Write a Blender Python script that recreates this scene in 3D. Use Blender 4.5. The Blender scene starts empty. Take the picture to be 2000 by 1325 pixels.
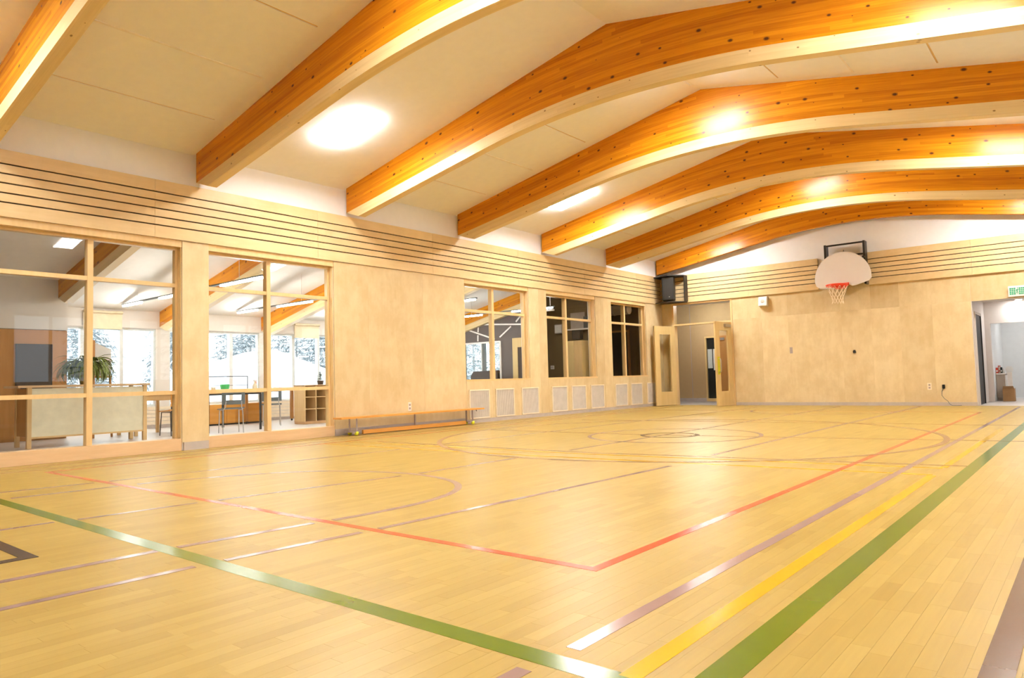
import bpy, bmesh, math, random
from mathutils import Vector, Matrix
random.seed(7)
S = bpy.context.scene
COL = S.collection

# ------------------------------------------------------------------ camera, world, exposure
cam_d = bpy.data.cameras.new('camera'); cam = bpy.data.objects.new('camera', cam_d); COL.objects.link(cam)
yaw, pitch, roll = math.radians(39.585), math.radians(3.2914), math.radians(-1.5327)
F = Vector((-math.sin(yaw)*math.cos(pitch), math.cos(yaw)*math.cos(pitch), math.sin(pitch)))
R0 = Vector((math.cos(yaw), math.sin(yaw), 0)); U0 = R0.cross(F)
Rv = R0*math.cos(roll) + U0*math.sin(roll); Uv = U0*math.cos(roll) - R0*math.sin(roll)
M4 = Matrix((Rv, Uv, -F)).transposed().to_4x4(); M4.translation = Vector((9.1292, 0, 0.8))
cam.matrix_world = M4
cam_d.sensor_width = 36; cam_d.lens = 36*1381.77/2000; cam_d.clip_start = 0.05; cam_d.clip_end = 200
S.camera = cam

SKY_STRENGTH = 3.5
LAMP = 110.0
PENDANT = 62.0
w = bpy.data.worlds.new('overcast_winter_sky'); S.world = w; w.use_nodes = True
bg = w.node_tree.nodes['Background']; bg.inputs[1].default_value = SKY_STRENGTH
_tc = w.node_tree.nodes.new('ShaderNodeTexCoord'); _sp = w.node_tree.nodes.new('ShaderNodeSeparateXYZ')
_rp = w.node_tree.nodes.new('ShaderNodeValToRGB')
_rp.color_ramp.elements[0].color = (0.80, 0.86, 0.93, 1); _rp.color_ramp.elements[1].color = (0.93, 0.97, 1.0, 1)
_rp.color_ramp.elements[1].position = 0.5
w.node_tree.links.new(_tc.outputs['Generated'], _sp.inputs[0]); w.node_tree.links.new(_sp.outputs['Z'], _rp.inputs[0])
w.node_tree.links.new(_rp.outputs[0], bg.inputs[0])
S.view_settings.view_transform = 'Standard'; S.view_settings.look = 'None'
S.view_settings.gamma = 1; S.view_settings.use_curve_mapping = False
S.view_settings.exposure = 0.45
try:
    S.cycles.use_denoising = True
    S.cycles.max_bounces = 10; S.cycles.diffuse_bounces = 6; S.cycles.transparent_max_bounces = 24
    S.cycles.sample_clamp_indirect = 6.0
    S.cycles.caustics_reflective = False; S.cycles.caustics_refractive = False
except Exception:
    pass

# ------------------------------------------------------------------ materials
def srgb(r, g, b):
    f = lambda c: (c/255/12.92) if c/255 <= 0.04045 else ((c/255+0.055)/1.055)**2.4
    return (f(r), f(g), f(b), 1)
def lin(r, g, b): return (r, g, b, 1)
class N:
    def __init__(s, name):
        s.m = bpy.data.materials.new(name); s.m.use_nodes = True
        s.t = s.m.node_tree; s.b = s.t.nodes['Principled BSDF']; s.out = s.t.nodes['Material Output']
    def n(s, kind, **kw):
        x = s.t.nodes.new('ShaderNode'+kind)
        for k, v in kw.items():
            if k in ('operation', 'blend_type', 'data_type', 'feature', 'attribute_name', 'bands_direction', 'wave_type', 'noise_dimensions', 'voronoi_dimensions', 'distance'):
                setattr(x, k, v)
            else: x.inputs[k].default_value = v
        return x
    def l(s, a, b): s.t.links.new(a, b)
    def ramp(s, fac, stops):
        r = s.t.nodes.new('ShaderNodeValToRGB'); e = r.color_ramp.elements
        while len(e) < len(stops): e.new(0.5)
        for i, (p, c) in enumerate(stops): e[i].position = p; e[i].color = c
        s.l(fac, r.inputs[0]); return r.outputs[0]
    def mix(s, fac, a, b, mode='MIX'):
        x = s.t.nodes.new('ShaderNodeMix'); x.data_type = 'RGBA'; x.blend_type = mode
        for i, v in ((0, fac), (6, a), (7, b)):
            if isinstance(v, (int, float)): x.inputs[i].default_value = v
            elif isinstance(v, tuple): x.inputs[i].default_value = v
            else: s.l(v, x.inputs[i])
        return x.outputs[2]
    def coords(s, kind='Object', scale=(1, 1, 1), jitter=True):
        tc = s.t.nodes.new('ShaderNodeTexCoord'); mp = s.t.nodes.new('ShaderNodeMapping')
        mp.inputs['Scale'].default_value = scale; s.l(tc.outputs[kind], mp.inputs[0])
        if jitter:
            oi = s.t.nodes.new('ShaderNodeObjectInfo'); mu = s.n('Math', operation='MULTIPLY'); mu.inputs[1].default_value = 37.0
            s.l(oi.outputs['Random'], mu.inputs[0]); s.l(mu.outputs[0], mp.inputs['Location'])
        return mp.outputs[0]
    def noise(s, vec, scale, detail=3, rough=0.55):
        x = s.n('TexNoise', Scale=scale, Detail=detail, Roughness=rough); s.l(vec, x.inputs['Vector']); return x.outputs['Fac']
def flat(name, c, rough=0.5, metal=0.0, spec=0.4, bump=0.0, var=0.06):
    m = N(name); v = m.coords(jitter=True)
    nz = m.noise(v, 9.0, 4)
    dark = tuple(x*(1-var) for x in c[:3])+(1,); lite = tuple(min(1, x*(1+var)) for x in c[:3])+(1,)
    m.l(m.ramp(nz, [(0.3, dark), (0.7, lite)]), m.b.inputs['Base Color'])
    m.b.inputs['Roughness'].default_value = rough; m.b.inputs['Metallic'].default_value = metal
    m.b.inputs['Specular IOR Level'].default_value = spec
    if bump:
        bp = m.n('Bump', Strength=bump, Distance=0.01); m.l(m.noise(v, 120, 2), bp.inputs['Height']); m.l(bp.outputs[0], m.b.inputs['Normal'])
    return m.m
def wood(name, c1, c2, scale, rough=0.45, spec=0.4, objvar=0.10, fig=0.0):
    m = N(name); v = m.coords(scale=scale)
    a = m.noise(v, 6.0, 5, 0.6); col = m.ramp(a, [(0.25, c1), (0.75, c2)])
    if fig:
        v2 = m.coords(scale=(1.6, 1.6, 1.1)); bch = m.noise(v2, 2.6, 5, 0.62)
        col = m.mix(fig, col, m.ramp(bch, [(0.38, lin(0.80, 0.72, 0.60)), (0.62, lin(1, 1, 1))]), 'MULTIPLY')
    oi = m.t.nodes.new('ShaderNodeObjectInfo')
    tone = m.ramp(oi.outputs['Random'], [(0, lin(1-objvar, 1-objvar*1.2, 1-objvar*1.5)), (1, lin(1, 1, 1))])
    m.l(m.mix(1.0, col, tone, 'MULTIPLY'), m.b.inputs['Base Color'])
    m.b.inputs['Roughness'].default_value = rough; m.b.inputs['Specular IOR Level'].default_value = spec
    return m.m
def emit(name, c, strength):
    m = N(name); m.b.inputs['Base Color'].default_value = (0.9, 0.9, 0.9, 1)
    m.b.inputs['Emission Color'].default_value = c; m.b.inputs['Emission Strength'].default_value = strength
    return m.m
def glass(name, tint=(0.97, 0.99, 0.985, 1), refl=1.0):
    m = N(name); tr = m.n('BsdfTransparent', Color=tint); gl = m.n('BsdfGlossy', Color=(1, 1, 1, 1), Roughness=0.0)
    fr = m.n('Fresnel', IOR=1.5); mu = m.n('Math', operation='MULTIPLY'); mu.inputs[1].default_value = refl
    ge = m.n('NewGeometry'); m2 = m.n('Math', operation='MULTIPLY'); m2.inputs[1].default_value = refl
    one = m.n('Math', operation='SUBTRACT'); one.inputs[0].default_value = 1.0; m.l(ge.outputs['Backfacing'], one.inputs[1])
    m.l(fr.outputs[0], mu.inputs[0]); m.l(one.outputs[0], m2.inputs[0]); m.l(m2.outputs[0], mu.inputs[1])
    mx = m.n('MixShader'); m.l(mu.outputs[0], mx.inputs[0])
    m.l(tr.outputs[0], mx.inputs[1]); m.l(gl.outputs[0], mx.inputs[2]); m.l(mx.outputs[0], m.out.inputs[0])
    return m.m
def glulam(name, stops, lam, knot, rough, spec, knotcol, kscale):
    m = N(name); tc = m.t.nodes.new('ShaderNodeTexCoord'); oi = m.t.nodes.new('ShaderNodeObjectInfo')
    mu = m.n('Math', operation='MULTIPLY'); mu.inputs[1].default_value = 53.0; m.l(oi.outputs['Random'], mu.inputs[0])
    off = m.n('VectorMath', operation='ADD'); m.l(tc.outputs['UV'], off.inputs[0]); m.l(mu.outputs[0], off.inputs[1])
    sp = m.n('SeparateXYZ'); m.l(tc.outputs['UV'], sp.inputs[0])
    q = m.n('Math', operation='DIVIDE'); m.l(sp.outputs['Y'], q.inputs[0]); q.inputs[1].default_value = lam
    fl = m.n('Math', operation='FLOOR'); m.l(q.outputs[0], fl.inputs[0])
    # each lamination breaks into boards along the beam
    wn0 = m.n('TexWhiteNoise'); wn0.noise_dimensions = '1D'
    ad = m.n('Math', operation='ADD'); m.l(fl.outputs[0], ad.inputs[0]); m.l(mu.outputs[0], ad.inputs[1]); m.l(ad.outputs[0], wn0.inputs['W'])
    xo = m.n('Math', operation='MULTIPLY_ADD'); m.l(wn0.outputs['Value'], xo.inputs[0]); xo.inputs[1].default_value = 4.0; m.l(sp.outputs['X'], xo.inputs[2])
    xd = m.n('Math', operation='DIVIDE'); m.l(xo.outputs[0], xd.inputs[0]); xd.inputs[1].default_value = 3.1
    xf = m.n('Math', operation='FLOOR'); m.l(xd.outputs[0], xf.inputs[0])
    cb = m.n('CombineXYZ'); m.l(xf.outputs[0], cb.inputs[0]); m.l(ad.outputs[0], cb.inputs[1])
    wn = m.n('TexWhiteNoise'); wn.noise_dimensions = '2D'; m.l(cb.outputs[0], wn.inputs['Vector'])
    mp = m.n('Mapping', Scale=(1.1, 30, 1)); m.l(off.outputs[0], mp.inputs[0])
    g = m.noise(mp.outputs[0], 1.6, 5, 0.6)
    f = m.n('Math', operation='MULTIPLY_ADD'); m.l(wn.outputs['Value'], f.inputs[0]); f.inputs[1].default_value = 0.30
    h = m.n('Math', operation='MULTIPLY_ADD'); m.l(g, h.inputs[0]); h.inputs[1].default_value = 0.62; h.inputs[2].default_value = 0.02
    m.l(h.outputs[0], f.inputs[2])
    col = m.ramp(f.outputs[0], stops)
    mk = m.n('Mapping', Scale=(kscale*0.62, kscale, 1)); m.l(off.outputs[0], mk.inputs[0])
    vo = m.n('TexVoronoi', Scale=1.0, Randomness=1.0); vo.voronoi_dimensions = '2D'; m.l(mk.outputs[0], vo.inputs['Vector'])
    sz = m.n('SeparateColor'); m.l(vo.outputs['Color'], sz.inputs[0])
    th = m.n('Math', operation='MULTIPLY'); m.l(sz.outputs[0], th.inputs[0]); th.inputs[1].default_value = knot
    df = m.n('Math', operation='DIVIDE'); m.l(vo.outputs['Distance'], df.inputs[0]); m.l(th.outputs[0], df.inputs[1])
    kf = m.ramp(df.outputs[0], [(0.45, lin(1, 1, 1)), (1.0, lin(0, 0, 0))])
    m.l(m.mix(kf, col, knotcol), m.b.inputs['Base Color'])
    m.b.inputs['Roughness'].default_value = rough; m.b.inputs['Specular IOR Level'].default_value = spec
    return m.m

M = {}
M['white_wall'] = flat('painted_white_wall', lin(0.84, 0.85, 0.87), 0.7, var=0.015)
M['ceiling'] = flat('white_ceiling_board', lin(0.90, 0.91, 0.93), 0.75, var=0.015)
M['ceiling_panel'] = flat('acoustic_ceiling_panel', lin(0.89, 0.90, 0.92), 0.8, var=0.015)
M['maple'] = wood('maple_plywood', lin(0.68, 0.55, 0.32), lin(0.725, 0.595, 0.365), (2.2, 2.2, 0.16), 0.42, 0.35, 0.13, 0.5)
M['slat'] = wood('maple_slat_board', lin(0.67, 0.505, 0.265), lin(0.755, 0.585, 0.33), (1.2, 0.35, 3.0), 0.36, 0.4, 0.09, 0.2)
M['frame'] = wood('fir_window_frame', lin(0.67, 0.48, 0.22), lin(0.76, 0.56, 0.29), (3, 3, 0.5), 0.4, 0.4, 0.08)
M['sill'] = wood('fir_sill', lin(0.63, 0.43, 0.24), lin(0.73, 0.52, 0.31), (3, 0.4, 3), 0.4, 0.4, 0.06)
M['door'] = wood('maple_door', lin(0.62, 0.455, 0.195), lin(0.70, 0.525, 0.25), (2, 2, 0.2), 0.38, 0.4, 0.06)
M['groove'] = flat('dark_groove_backing', lin(0.045, 0.022, 0.008), 0.8)
M['base'] = flat('grey_vinyl_baseboard', lin(0.45, 0.40, 0.375), 0.5)
M['grille'] = flat('perforated_grey_grille', lin(0.61, 0.57, 0.52), 0.55)
M['grille_frame'] = flat('cream_grille_frame', lin(0.80, 0.70, 0.54), 0.5)
M['beam'] = glulam('stained_glulam', [(0.15, lin(0.36, 0.105, 0.004)), (0.40, lin(0.51, 0.175, 0.006)), (0.62, lin(0.65, 0.26, 0.008)), (0.9, lin(0.78, 0.36, 0.02))], 0.042, 0.115, 0.27, 0.24, lin(0.10, 0.035, 0.01), 4.6)
M['beam_pale'] = glulam('pale_glulam', [(0.15, lin(0.64, 0.48, 0.235)), (0.5, lin(0.74, 0.575, 0.305)), (0.9, lin(0.79, 0.64, 0.37))], 0.042, 0.055, 0.30, 0.25, lin(0.25, 0.14, 0.05), 3.6)
M['black'] = flat('black_metal', lin(0.012, 0.012, 0.012), 0.4)
M['black_soft'] = flat('black_grille_cloth', lin(0.016, 0.014, 0.012), 0.6)
M['chrome'] = flat('brushed_steel', lin(0.55, 0.55, 0.55), 0.3, 1.0)
M['white'] = flat('white_plastic', lin(0.80, 0.75, 0.70), 0.4)
M['steel_paint'] = flat('grey_tube', lin(0.34, 0.28, 0.26), 0.4)
M['glass'] = glass('window_glass')
M['glass_gym'] = glass('gym_window_glass', (0.96, 0.97, 0.96, 1), 0.62)
M['lamp'] = emit('lamp_diffuser', (1.0, 0.975, 0.94, 1), LAMP)
M['lip_glow'] = emit('added_lip_glow', (1.0, 0.975, 0.94, 1), LAMP*0.16)  # glow of the lamp lips, added to brighten the ceiling
M['pendant'] = emit('pendant_diffuser', (1.0, 0.98, 0.94, 1), PENDANT)
M['downlight'] = emit('downlight_lens', (1.0, 0.98, 0.95, 1), 320)
M['cls_floor'] = flat('pale_vinyl_floor', lin(0.62, 0.58, 0.55), 0.35)
M['cls_wall'] = flat('classroom_cream_wall', lin(0.70, 0.66, 0.61), 0.7, var=0.02)
M['cls_ceiling'] = flat('classroom_ceiling', lin(0.80, 0.78, 0.74), 0.75, var=0.02)
M['darkgrey_wall'] = flat('charcoal_wall', lin(0.115, 0.10, 0.097), 0.7)
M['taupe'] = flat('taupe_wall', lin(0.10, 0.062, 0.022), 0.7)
M['corridor'] = flat('beige_corridor_wall', lin(0.50, 0.36, 0.19), 0.7, var=0.02)
M['cool_white'] = flat('cool_white_wall', lin(0.72, 0.74, 0.75), 0.7, var=0.02)
M['pink_white'] = flat('pale_mauve_wall', lin(0.60, 0.55, 0.52), 0.7, var=0.02)
M['alum'] = flat('aluminium_window_frame', lin(0.66, 0.70, 0.70), 0.4)
M['blind'] = flat('cream_roller_blind', lin(0.78, 0.68, 0.48), 0.8)
M['cabinet_brown'] = wood('brown_cabinet_wood', lin(0.40, 0.18, 0.045), lin(0.48, 0.23, 0.07), (2, 2, 0.25), 0.5, 0.35, 0.05)
M['birch'] = wood('birch_furniture', lin(0.60, 0.40, 0.18), lin(0.70, 0.49, 0.24), (2, 2, 0.3), 0.45, 0.35, 0.05)
M['cub'] = wood('cubby_wood', lin(0.46, 0.27, 0.12), lin(0.56, 0.34, 0.16), (2, 2, 0.3), 0.5, 0.3, 0.05)
M['cream_panel'] = flat('cream_laminate', lin(0.72, 0.67, 0.50), 0.5)
M['chalk'] = flat('dark_felt_board', lin(0.055, 0.042, 0.038), 0.8)
M['grey_plastic'] = flat('grey_plastic_shell', lin(0.12, 0.145, 0.155), 0.4)
M['leaf'] = flat('spider_plant_leaf', lin(0.16, 0.22, 0.035), 0.5, var=0.35)
M['leaf2'] = flat('potted_shrub_leaf', lin(0.10, 0.16, 0.05), 0.5, var=0.4)
M['pot_tan'] = flat('tan_pot', lin(0.42, 0.30, 0.10), 0.6)
M['pot_dark'] = flat('dark_pot', lin(0.05, 0.035, 0.03), 0.5)
M['yellow_ball'] = flat('tennis_ball_felt', lin(0.66, 0.66, 0.03), 0.9)
M['yellow'] = flat('yellow_tape', lin(0.62, 0.60, 0.02), 0.5)
M['orange_bench'] = wood('varnished_bench', lin(0.60, 0.27, 0.045), lin(0.72, 0.36, 0.08), (3, 0.4, 3), 0.35, 0.45, 0.04)
M['rim'] = flat('red_orange_rim', lin(0.68, 0.05, 0.015), 0.4)
M['net'] = flat('net_cord', lin(0.80, 0.68, 0.50), 0.8)
M['board_white'] = flat('white_backboard', lin(0.78, 0.76, 0.76), 0.45, var=0.01)
M['green_sign'] = flat('green_sign', lin(0.02, 0.30, 0.17), 0.4)
M['card'] = flat('cardboard', lin(0.33, 0.19, 0.085), 0.8)
M['red'] = flat('red_plastic', lin(0.55, 0.05, 0.03), 0.4)
M['green_tub'] = flat('green_tub', lin(0.06, 0.50, 0.16), 0.4)
M['blue_tub'] = flat('blue_tub', lin(0.06, 0.16, 0.42), 0.4)
M['blue_cloth'] = flat('blue_paper', lin(0.12, 0.16, 0.55), 0.7)
M['orange_item'] = flat('orange_item', lin(0.65, 0.16, 0.03), 0.5)
M['snow'] = flat('snow', lin(0.74, 0.78, 0.83), 0.8, var=0.02)
M['needle'] = flat('frosted_needles', lin(0.26, 0.30, 0.315), 0.85, var=0.3)
M['bark'] = flat('frosted_bark', lin(0.42, 0.42, 0.42), 0.9, var=0.3)
M['grey_cab'] = flat('taupe_laminate_cabinet', lin(0.34, 0.28, 0.23), 0.5)
M['slate'] = flat('grey_corridor_floor', lin(0.34, 0.32, 0.31), 0.4)
M['paper'] = flat('white_paper', lin(0.75, 0.74, 0.72), 0.8)

def floor_mat():
    m = N('maple_strip_floor'); at = m.n('Attribute', attribute_name='tone')
    base = m.ramp(at.outputs['Fac'], [(0.0, lin(0.32, 0.212, 0.042)), (0.45, lin(0.367, 0.253, 0.057)), (1.0, lin(0.415, 0.296, 0.078))])
    v = m.coords('Object', (26, 1.2, 1)); g = m.noise(v, 2.2, 5, 0.6)
    col = m.mix(0.55, base, m.ramp(g, [(0.3, lin(0.88, 0.84, 0.78)), (0.7, lin(1, 1, 1))]), 'MULTIPLY')
    m.l(col, m.b.inputs['Base Color'])
    m.b.inputs['Roughness'].default_value = 0.37; m.b.inputs['Specular IOR Level'].default_value = 0.25
    return m.m
M['floor'] = floor_mat()
def line(name, c): return flat(name, c, 0.19, spec=0.42, var=0.03)
M['l_red'] = line('red_line_paint', lin(0.52, 0.07, 0.018))
M['l_green'] = line('green_line_paint', lin(0.105, 0.155, 0.005))
M['l_yellow'] = line('yellow_line_paint', lin(0.60, 0.34, 0.0))
M['l_purple'] = line('mauve_line_paint', lin(0.27, 0.175, 0.16))
M['l_brown'] = line('brown_line_paint', lin(0.28, 0.16, 0.085))
M['l_black'] = line('charcoal_line_paint', lin(0.045, 0.03, 0.022))
M['l_char'] = line('dark_stripe_paint', lin(0.10, 0.062, 0.04))

# ------------------------------------------------------------------ mesh builders
class MB:
    def __init__(s): s.v = []; s.f = []; s.uv = {}
    def add(s, vs, fs):
        o = len(s.v); s.v += [tuple(p) for p in vs]; s.f += [tuple(i+o for i in f) for f in fs]; return s
    def box(s, x0, x1, y0, y1, z0, z1):
        x0, x1 = sorted((x0, x1)); y0, y1 = sorted((y0, y1)); z0, z1 = sorted((z0, z1))
        return s.add([(x0, y0, z0), (x1, y0, z0), (x1, y1, z0), (x0, y1, z0), (x0, y0, z1), (x1, y0, z1), (x1, y1, z1), (x0, y1, z1)],
                     [(0, 3, 2, 1), (4, 5, 6, 7), (0, 1, 5, 4), (1, 2, 6, 5), (2, 3, 7, 6), (3, 0, 4, 7)])
    def hexa(s, p):   # 8 points, bottom ring then top ring
        return s.add(p, [(0, 3, 2, 1), (4, 5, 6, 7), (0, 1, 5, 4), (1, 2, 6, 5), (2, 3, 7, 6), (3, 0, 4, 7)])
    def tube(s, pts, r, n=8, closed=False):
        pts = [Vector(p) for p in pts]; rs = r if isinstance(r, (list, tuple)) else [r]*len(pts)
        rings = []; prev = None
        for i, p in enumerate(pts):
            a = pts[i-1] if (i > 0 or closed) else p; b = pts[(i+1) % len(pts)] if (i < len(pts)-1 or closed) else p
            d = (b-a).normalized()
            ref = prev if prev is not None else (Vector((0, 0, 1)) if abs(d.z) < 0.9 else Vector((1, 0, 0)))
            u = (ref - d*ref.dot(d)).normalized(); prev = u; v = d.cross(u)
            rings.append([p + u*rs[i]*math.cos(2*math.pi*k/n) + v*rs[i]*math.sin(2*math.pi*k/n) for k in range(n)])
        o = len(s.v)
        for rg in rings: s.v += [tuple(q) for q in rg]
        m = len(rings)
        for i in range(m if closed else m-1):
            for k in range(n):
                a = o+i*n+k; b = o+i*n+(k+1) % n; c = o+((i+1) % m)*n+(k+1) % n; d = o+((i+1) % m)*n+k
                s.f.append((a, b, c, d))
        if not closed:
            s.f.append(tuple(o+k for k in reversed(range(n)))); s.f.append(tuple(o+(m-1)*n+k for k in range(n)))
        return s
    def lathe(s, c, prof, n=20):
        o = len(s.v); c = Vector(c)
        for r, z in prof:
            for k in range(n): s.v.append((c.x+r*math.cos(2*math.pi*k/n), c.y+r*math.sin(2*math.pi*k/n), c.z+z))
        for i in range(len(prof)-1):
            for k in range(n):
                s.f.append((o+i*n+k, o+i*n+(k+1) % n, o+(i+1)*n+(k+1) % n, o+(i+1)*n+k))
        s.f.append(tuple(o+k for k in reversed(range(n)))); s.f.append(tuple(o+(len(prof)-1)*n+k for k in range(n)))
        return s
    def prism(s, poly, axis, a, b):
        # poly: 2-D points; axis 'y' -> (x,z), 'x' -> (y,z), 'z' -> (x,y)
        def P(p, t): return {'y': (p[0], t, p[1]), 'x': (t, p[0], p[1]), 'z': (p[0], p[1], t)}[axis]
        n = len(poly); o = len(s.v)
        s.v += [P(p, a) for p in poly] + [P(p, b) for p in poly]
        s.f.append(tuple(o+i for i in range(n))); s.f.append(tuple(o+n+i for i in reversed(range(n))))
        for i in range(n): j = (i+1) % n; s.f.append((o+i, o+n+i, o+n+j, o+j))
        return s
    def sphere(s, c, r, n=10, sq=(1, 1, 1)):
        prof = [(r*math.sin(math.pi*i/n), -r*math.cos(math.pi*i/n)) for i in range(n+1)]
        prof[0] = (1e-4, -r); prof[-1] = (1e-4, r)
        o = len(s.v); s.lathe(c, prof, 14)
        if sq != (1, 1, 1):
            for i in range(o, len(s.v)): s.v[i] = tuple(c[k]+(s.v[i][k]-c[k])*sq[k] for k in range(3))
        return s
    def build(s, name, m, parent=None, smooth=False, origin=None, bevel=0.0):
        me = bpy.data.meshes.new(name)
        off = Vector((0, 0, 0))
        if parent is not None: off = WL[parent.name]
        elif origin is not None: off = Vector(origin)
        me.from_pydata([tuple(Vector(p)-off) for p in s.v], [], s.f)
        bm = bmesh.new(); bm.from_mesh(me); bmesh.ops.recalc_face_normals(bm, faces=bm.faces)
        if bevel: bmesh.ops.bevel(bm, geom=list(bm.edges), offset=bevel, segments=2, affect='EDGES', clamp_overlap=True)
        bm.to_mesh(me); bm.free()
        if smooth:
            for p in me.polygons: p.use_smooth = True
            try: me.set_sharp_from_angle(angle=math.radians(35))
            except Exception: pass
        me.materials.append(M[m] if isinstance(m, str) else m)
        o = bpy.data.objects.new(name, me); COL.objects.link(o)
        if parent is not None: o.parent = parent; WL[o.name] = off
        else: o.location = off; WL[o.name] = off
        return o
WL = {}
def box(*a): return MB().box(*a)
def tag(o, label=None, cat=None, group=None, kind=None):
    if label: o['label'] = label
    if cat: o['category'] = cat
    if group: o['group'] = group
    if kind: o['kind'] = kind
    return o
def thing(name, label, cat, loc, group=None):
    o = bpy.data.objects.new(name, None); COL.objects.link(o); o.location = loc; o.empty_display_size = 0.1
    WL[o.name] = Vector(loc); return tag(o, label, cat, group)
def copy_tree(o, parent=None):
    c = o.copy(); COL.objects.link(c)
    if parent is not None: c.parent = parent
    WL[c.name] = WL[o.name]
    for ch in list(o.children): copy_tree(ch, c)
    return c
def struct(o): o['kind'] = 'structure'; return o

XR = 9.84; YF = 17.55; YB = -3.0
def zroof(x): return 3.93 + 0.2025*min(x, XR-x)

# ------------------------------------------------------------------ gym floor: strips, then the court lines
floor = struct(box(-0.25, XR+0.1, YB-0.1, YF+0.1, -0.12, -0.006).build('floor', 'floor', origin=(4.9, 8, 0)))
planks = []
PW = 0.0585
nx = int((XR+0.03)/PW)+1
rp = random.Random(3)
for i in range(nx):
    x0 = -0.02 + i*PW; y = YB + rp.uniform(-0.5, 0)
    while y < YF:
        L = rp.uniform(0.2, 0.52); y1 = min(y+L, YF)
        tone = min(1, max(0, rp.gauss(0.52, 0.16)))
        if y1 > YB: planks.append((x0, x0+PW, max(y, YB), y1, tone))
        y += L
def cam_xy(px, py):
    d = Vector((px, py, 0)) - Vector((9.1292, 0, 0.8)); z = d.dot(F)
    if z < 0.3: return None
    return (1000+1381.77*d.dot(Rv)/z, 662.5-1381.77*d.dot(Uv)/z, z)
def vis(p):
    c = cam_xy((p[0]+p[1])/2, (p[2]+p[3])/2)
    if c is None or not (-10 < c[0] < 2010 and c[1] < 1330): return None
    return c[2]
ranked = sorted([(vis(p), k) for k, p in enumerate(planks) if vis(p) is not None])
near = set(k for _, k in ranked[:298])
def plank_mesh(b, p):
    g = 0.00025
    b.box(p[0]+g, p[1]-g, p[2]+g, p[3]-g, -0.006, 0.0)
def set_tone(me, tones, per=6):
    a = me.attributes.new('tone', 'FLOAT', 'FACE')
    a.data.foreach_set('value', [t for t in tones for _ in range(per)])
rest = MB(); rt = []
def quick(name, b, m, parent):
    me = bpy.data.meshes.new(name); off = WL[parent.name]
    me.from_pydata([(p[0]-off.x, p[1]-off.y, p[2]-off.z) for p in b.v], [], b.f)
    me.materials.append(M[m]); o = bpy.data.objects.new(name, me); COL.objects.link(o); o.parent = parent; WL[o.name] = off
    return o
for k, p in enumerate(planks):
    if k in near:
        b = MB(); plank_mesh(b, p); o = quick('plank', b, 'floor', floor); set_tone(o.data, [p[4]])
    else:
        plank_mesh(rest, p); rt.append(p[4])
o = quick('plank_field', rest, 'floor', floor); set_tone(o.data, rt); o['kind'] = 'stuff'

LN = [0]
def strip(pts, wd, m, name='court_line', label=None, closed=False, parent=None):
    """flat painted line along a polyline, mitred"""
    LN[0] += 1; z = 0.0008 + 0.00004*LN[0]; P = [Vector((p[0], p[1])) for p in pts]; n = len(P)
    Lf = []; Rt = []
    for i in range(n):
        a = P[i-1] if (i > 0 or closed) else None; b = P[(i+1) % n] if (i < n-1 or closed) else None
        d1 = (P[i]-a).normalized() if a is not None else None; d2 = (b-P[i]).normalized() if b is not None else None
        d1 = d1 or d2; d2 = d2 or d1
        t = (d1+d2).normalized(); nn = Vector((-t.y, t.x)); k = 1/max(0.3, nn.dot(Vector((-d1.y, d1.x))))
        Lf.append(P[i]+nn*wd/2*k); Rt.append(P[i]-nn*wd/2*k)
    b = MB()
    vs = [(p.x, p.y, z) for p in Lf]+[(p.x, p.y, z) for p in Rt]+[(p.x, p.y, -0.002) for p in Lf]+[(p.x, p.y, -0.002) for p in Rt]
    fs = []
    for i in range(n if closed else n-1):
        j = (i+1) % n
        fs += [(i, n+i, n+j, j), (i, j, 2*n+j, 2*n+i), (n+j, n+i, 3*n+i, 3*n+j)]
    if not closed: fs += [(0, 2*n, 3*n, n), (n-1, 2*n-1, 4*n-1, 3*n-1)]
    b.add(vs, fs)
    o = b.build(name, m, floor)
    if label: o['label'] = label
    return o
def circ(cx, cy, r, a0=0, a1=360, n=72):
    full = abs(a1-a0) >= 360
    return [(cx+r*math.cos(math.radians(a0+(a1-a0)*i/n)), cy+r*math.sin(math.radians(a0+(a1-a0)*i/n))) for i in range(n if full else n+1)]
strip([(-0.3+0.31, 1.645), (8.36, 1.645)], 0.085, 'l_green', label='green line crossing the near end of the floor')
strip([(8.31, -2.9), (8.31, 17.45)], 0.10, 'l_green', label='green line running along the right side of the floor')
strip([(8.12, 1.67), (8.12, 6.10)], 0.062, 'l_yellow', label='near yellow line beside the right green line')
strip([(8.12, 6.62), (8.12, 11.0)], 0.055, 'l_yellow', label='far yellow line beside the right green line')
strip([(1.0, 5.78), (4.4, 5.86), (8.12, 6.14)], 0.055, 'l_yellow', label='nearer yellow cross line')
strip([(1.0, 6.14), (4.98, 6.24), (8.12, 6.58)], 0.05, 'l_yellow', label='farther yellow cross line')
strip([(0.97, 2.52), (7.46, 2.52), (7.46, 15.0), (0.97, 15.0)], 0.05, 'l_red', label='red court outline', closed=True)
strip([(7.885, 1.75), (7.885, 17.2)], 0.052, 'l_purple', label='mauve line left of the yellow line')
strip([(7.86, -2.5), (7.86, 1.55)], 0.052, 'l_purple', label='short mauve line in front of the green cross line')
strip([(5.47, -2.5), (5.49, 1.60)], 0.052, 'l_purple', label='dark mauve line left of centre in front of the green cross line')
strip([(5.50, 1.70), (5.57, 2.45)], 0.052, 'l_purple')
arc = [(5.60, 2.57), (5.63, 2.95), (5.60, 3.35), (5.46, 3.74), (5.2, 4.02), (4.84, 4.18), (4.42, 4.235), (4.0, 4.16), (3.6, 4.00), (3.28, 3.72), (3.06, 3.34), (2.88, 2.95), (2.80, 2.62)]
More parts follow.
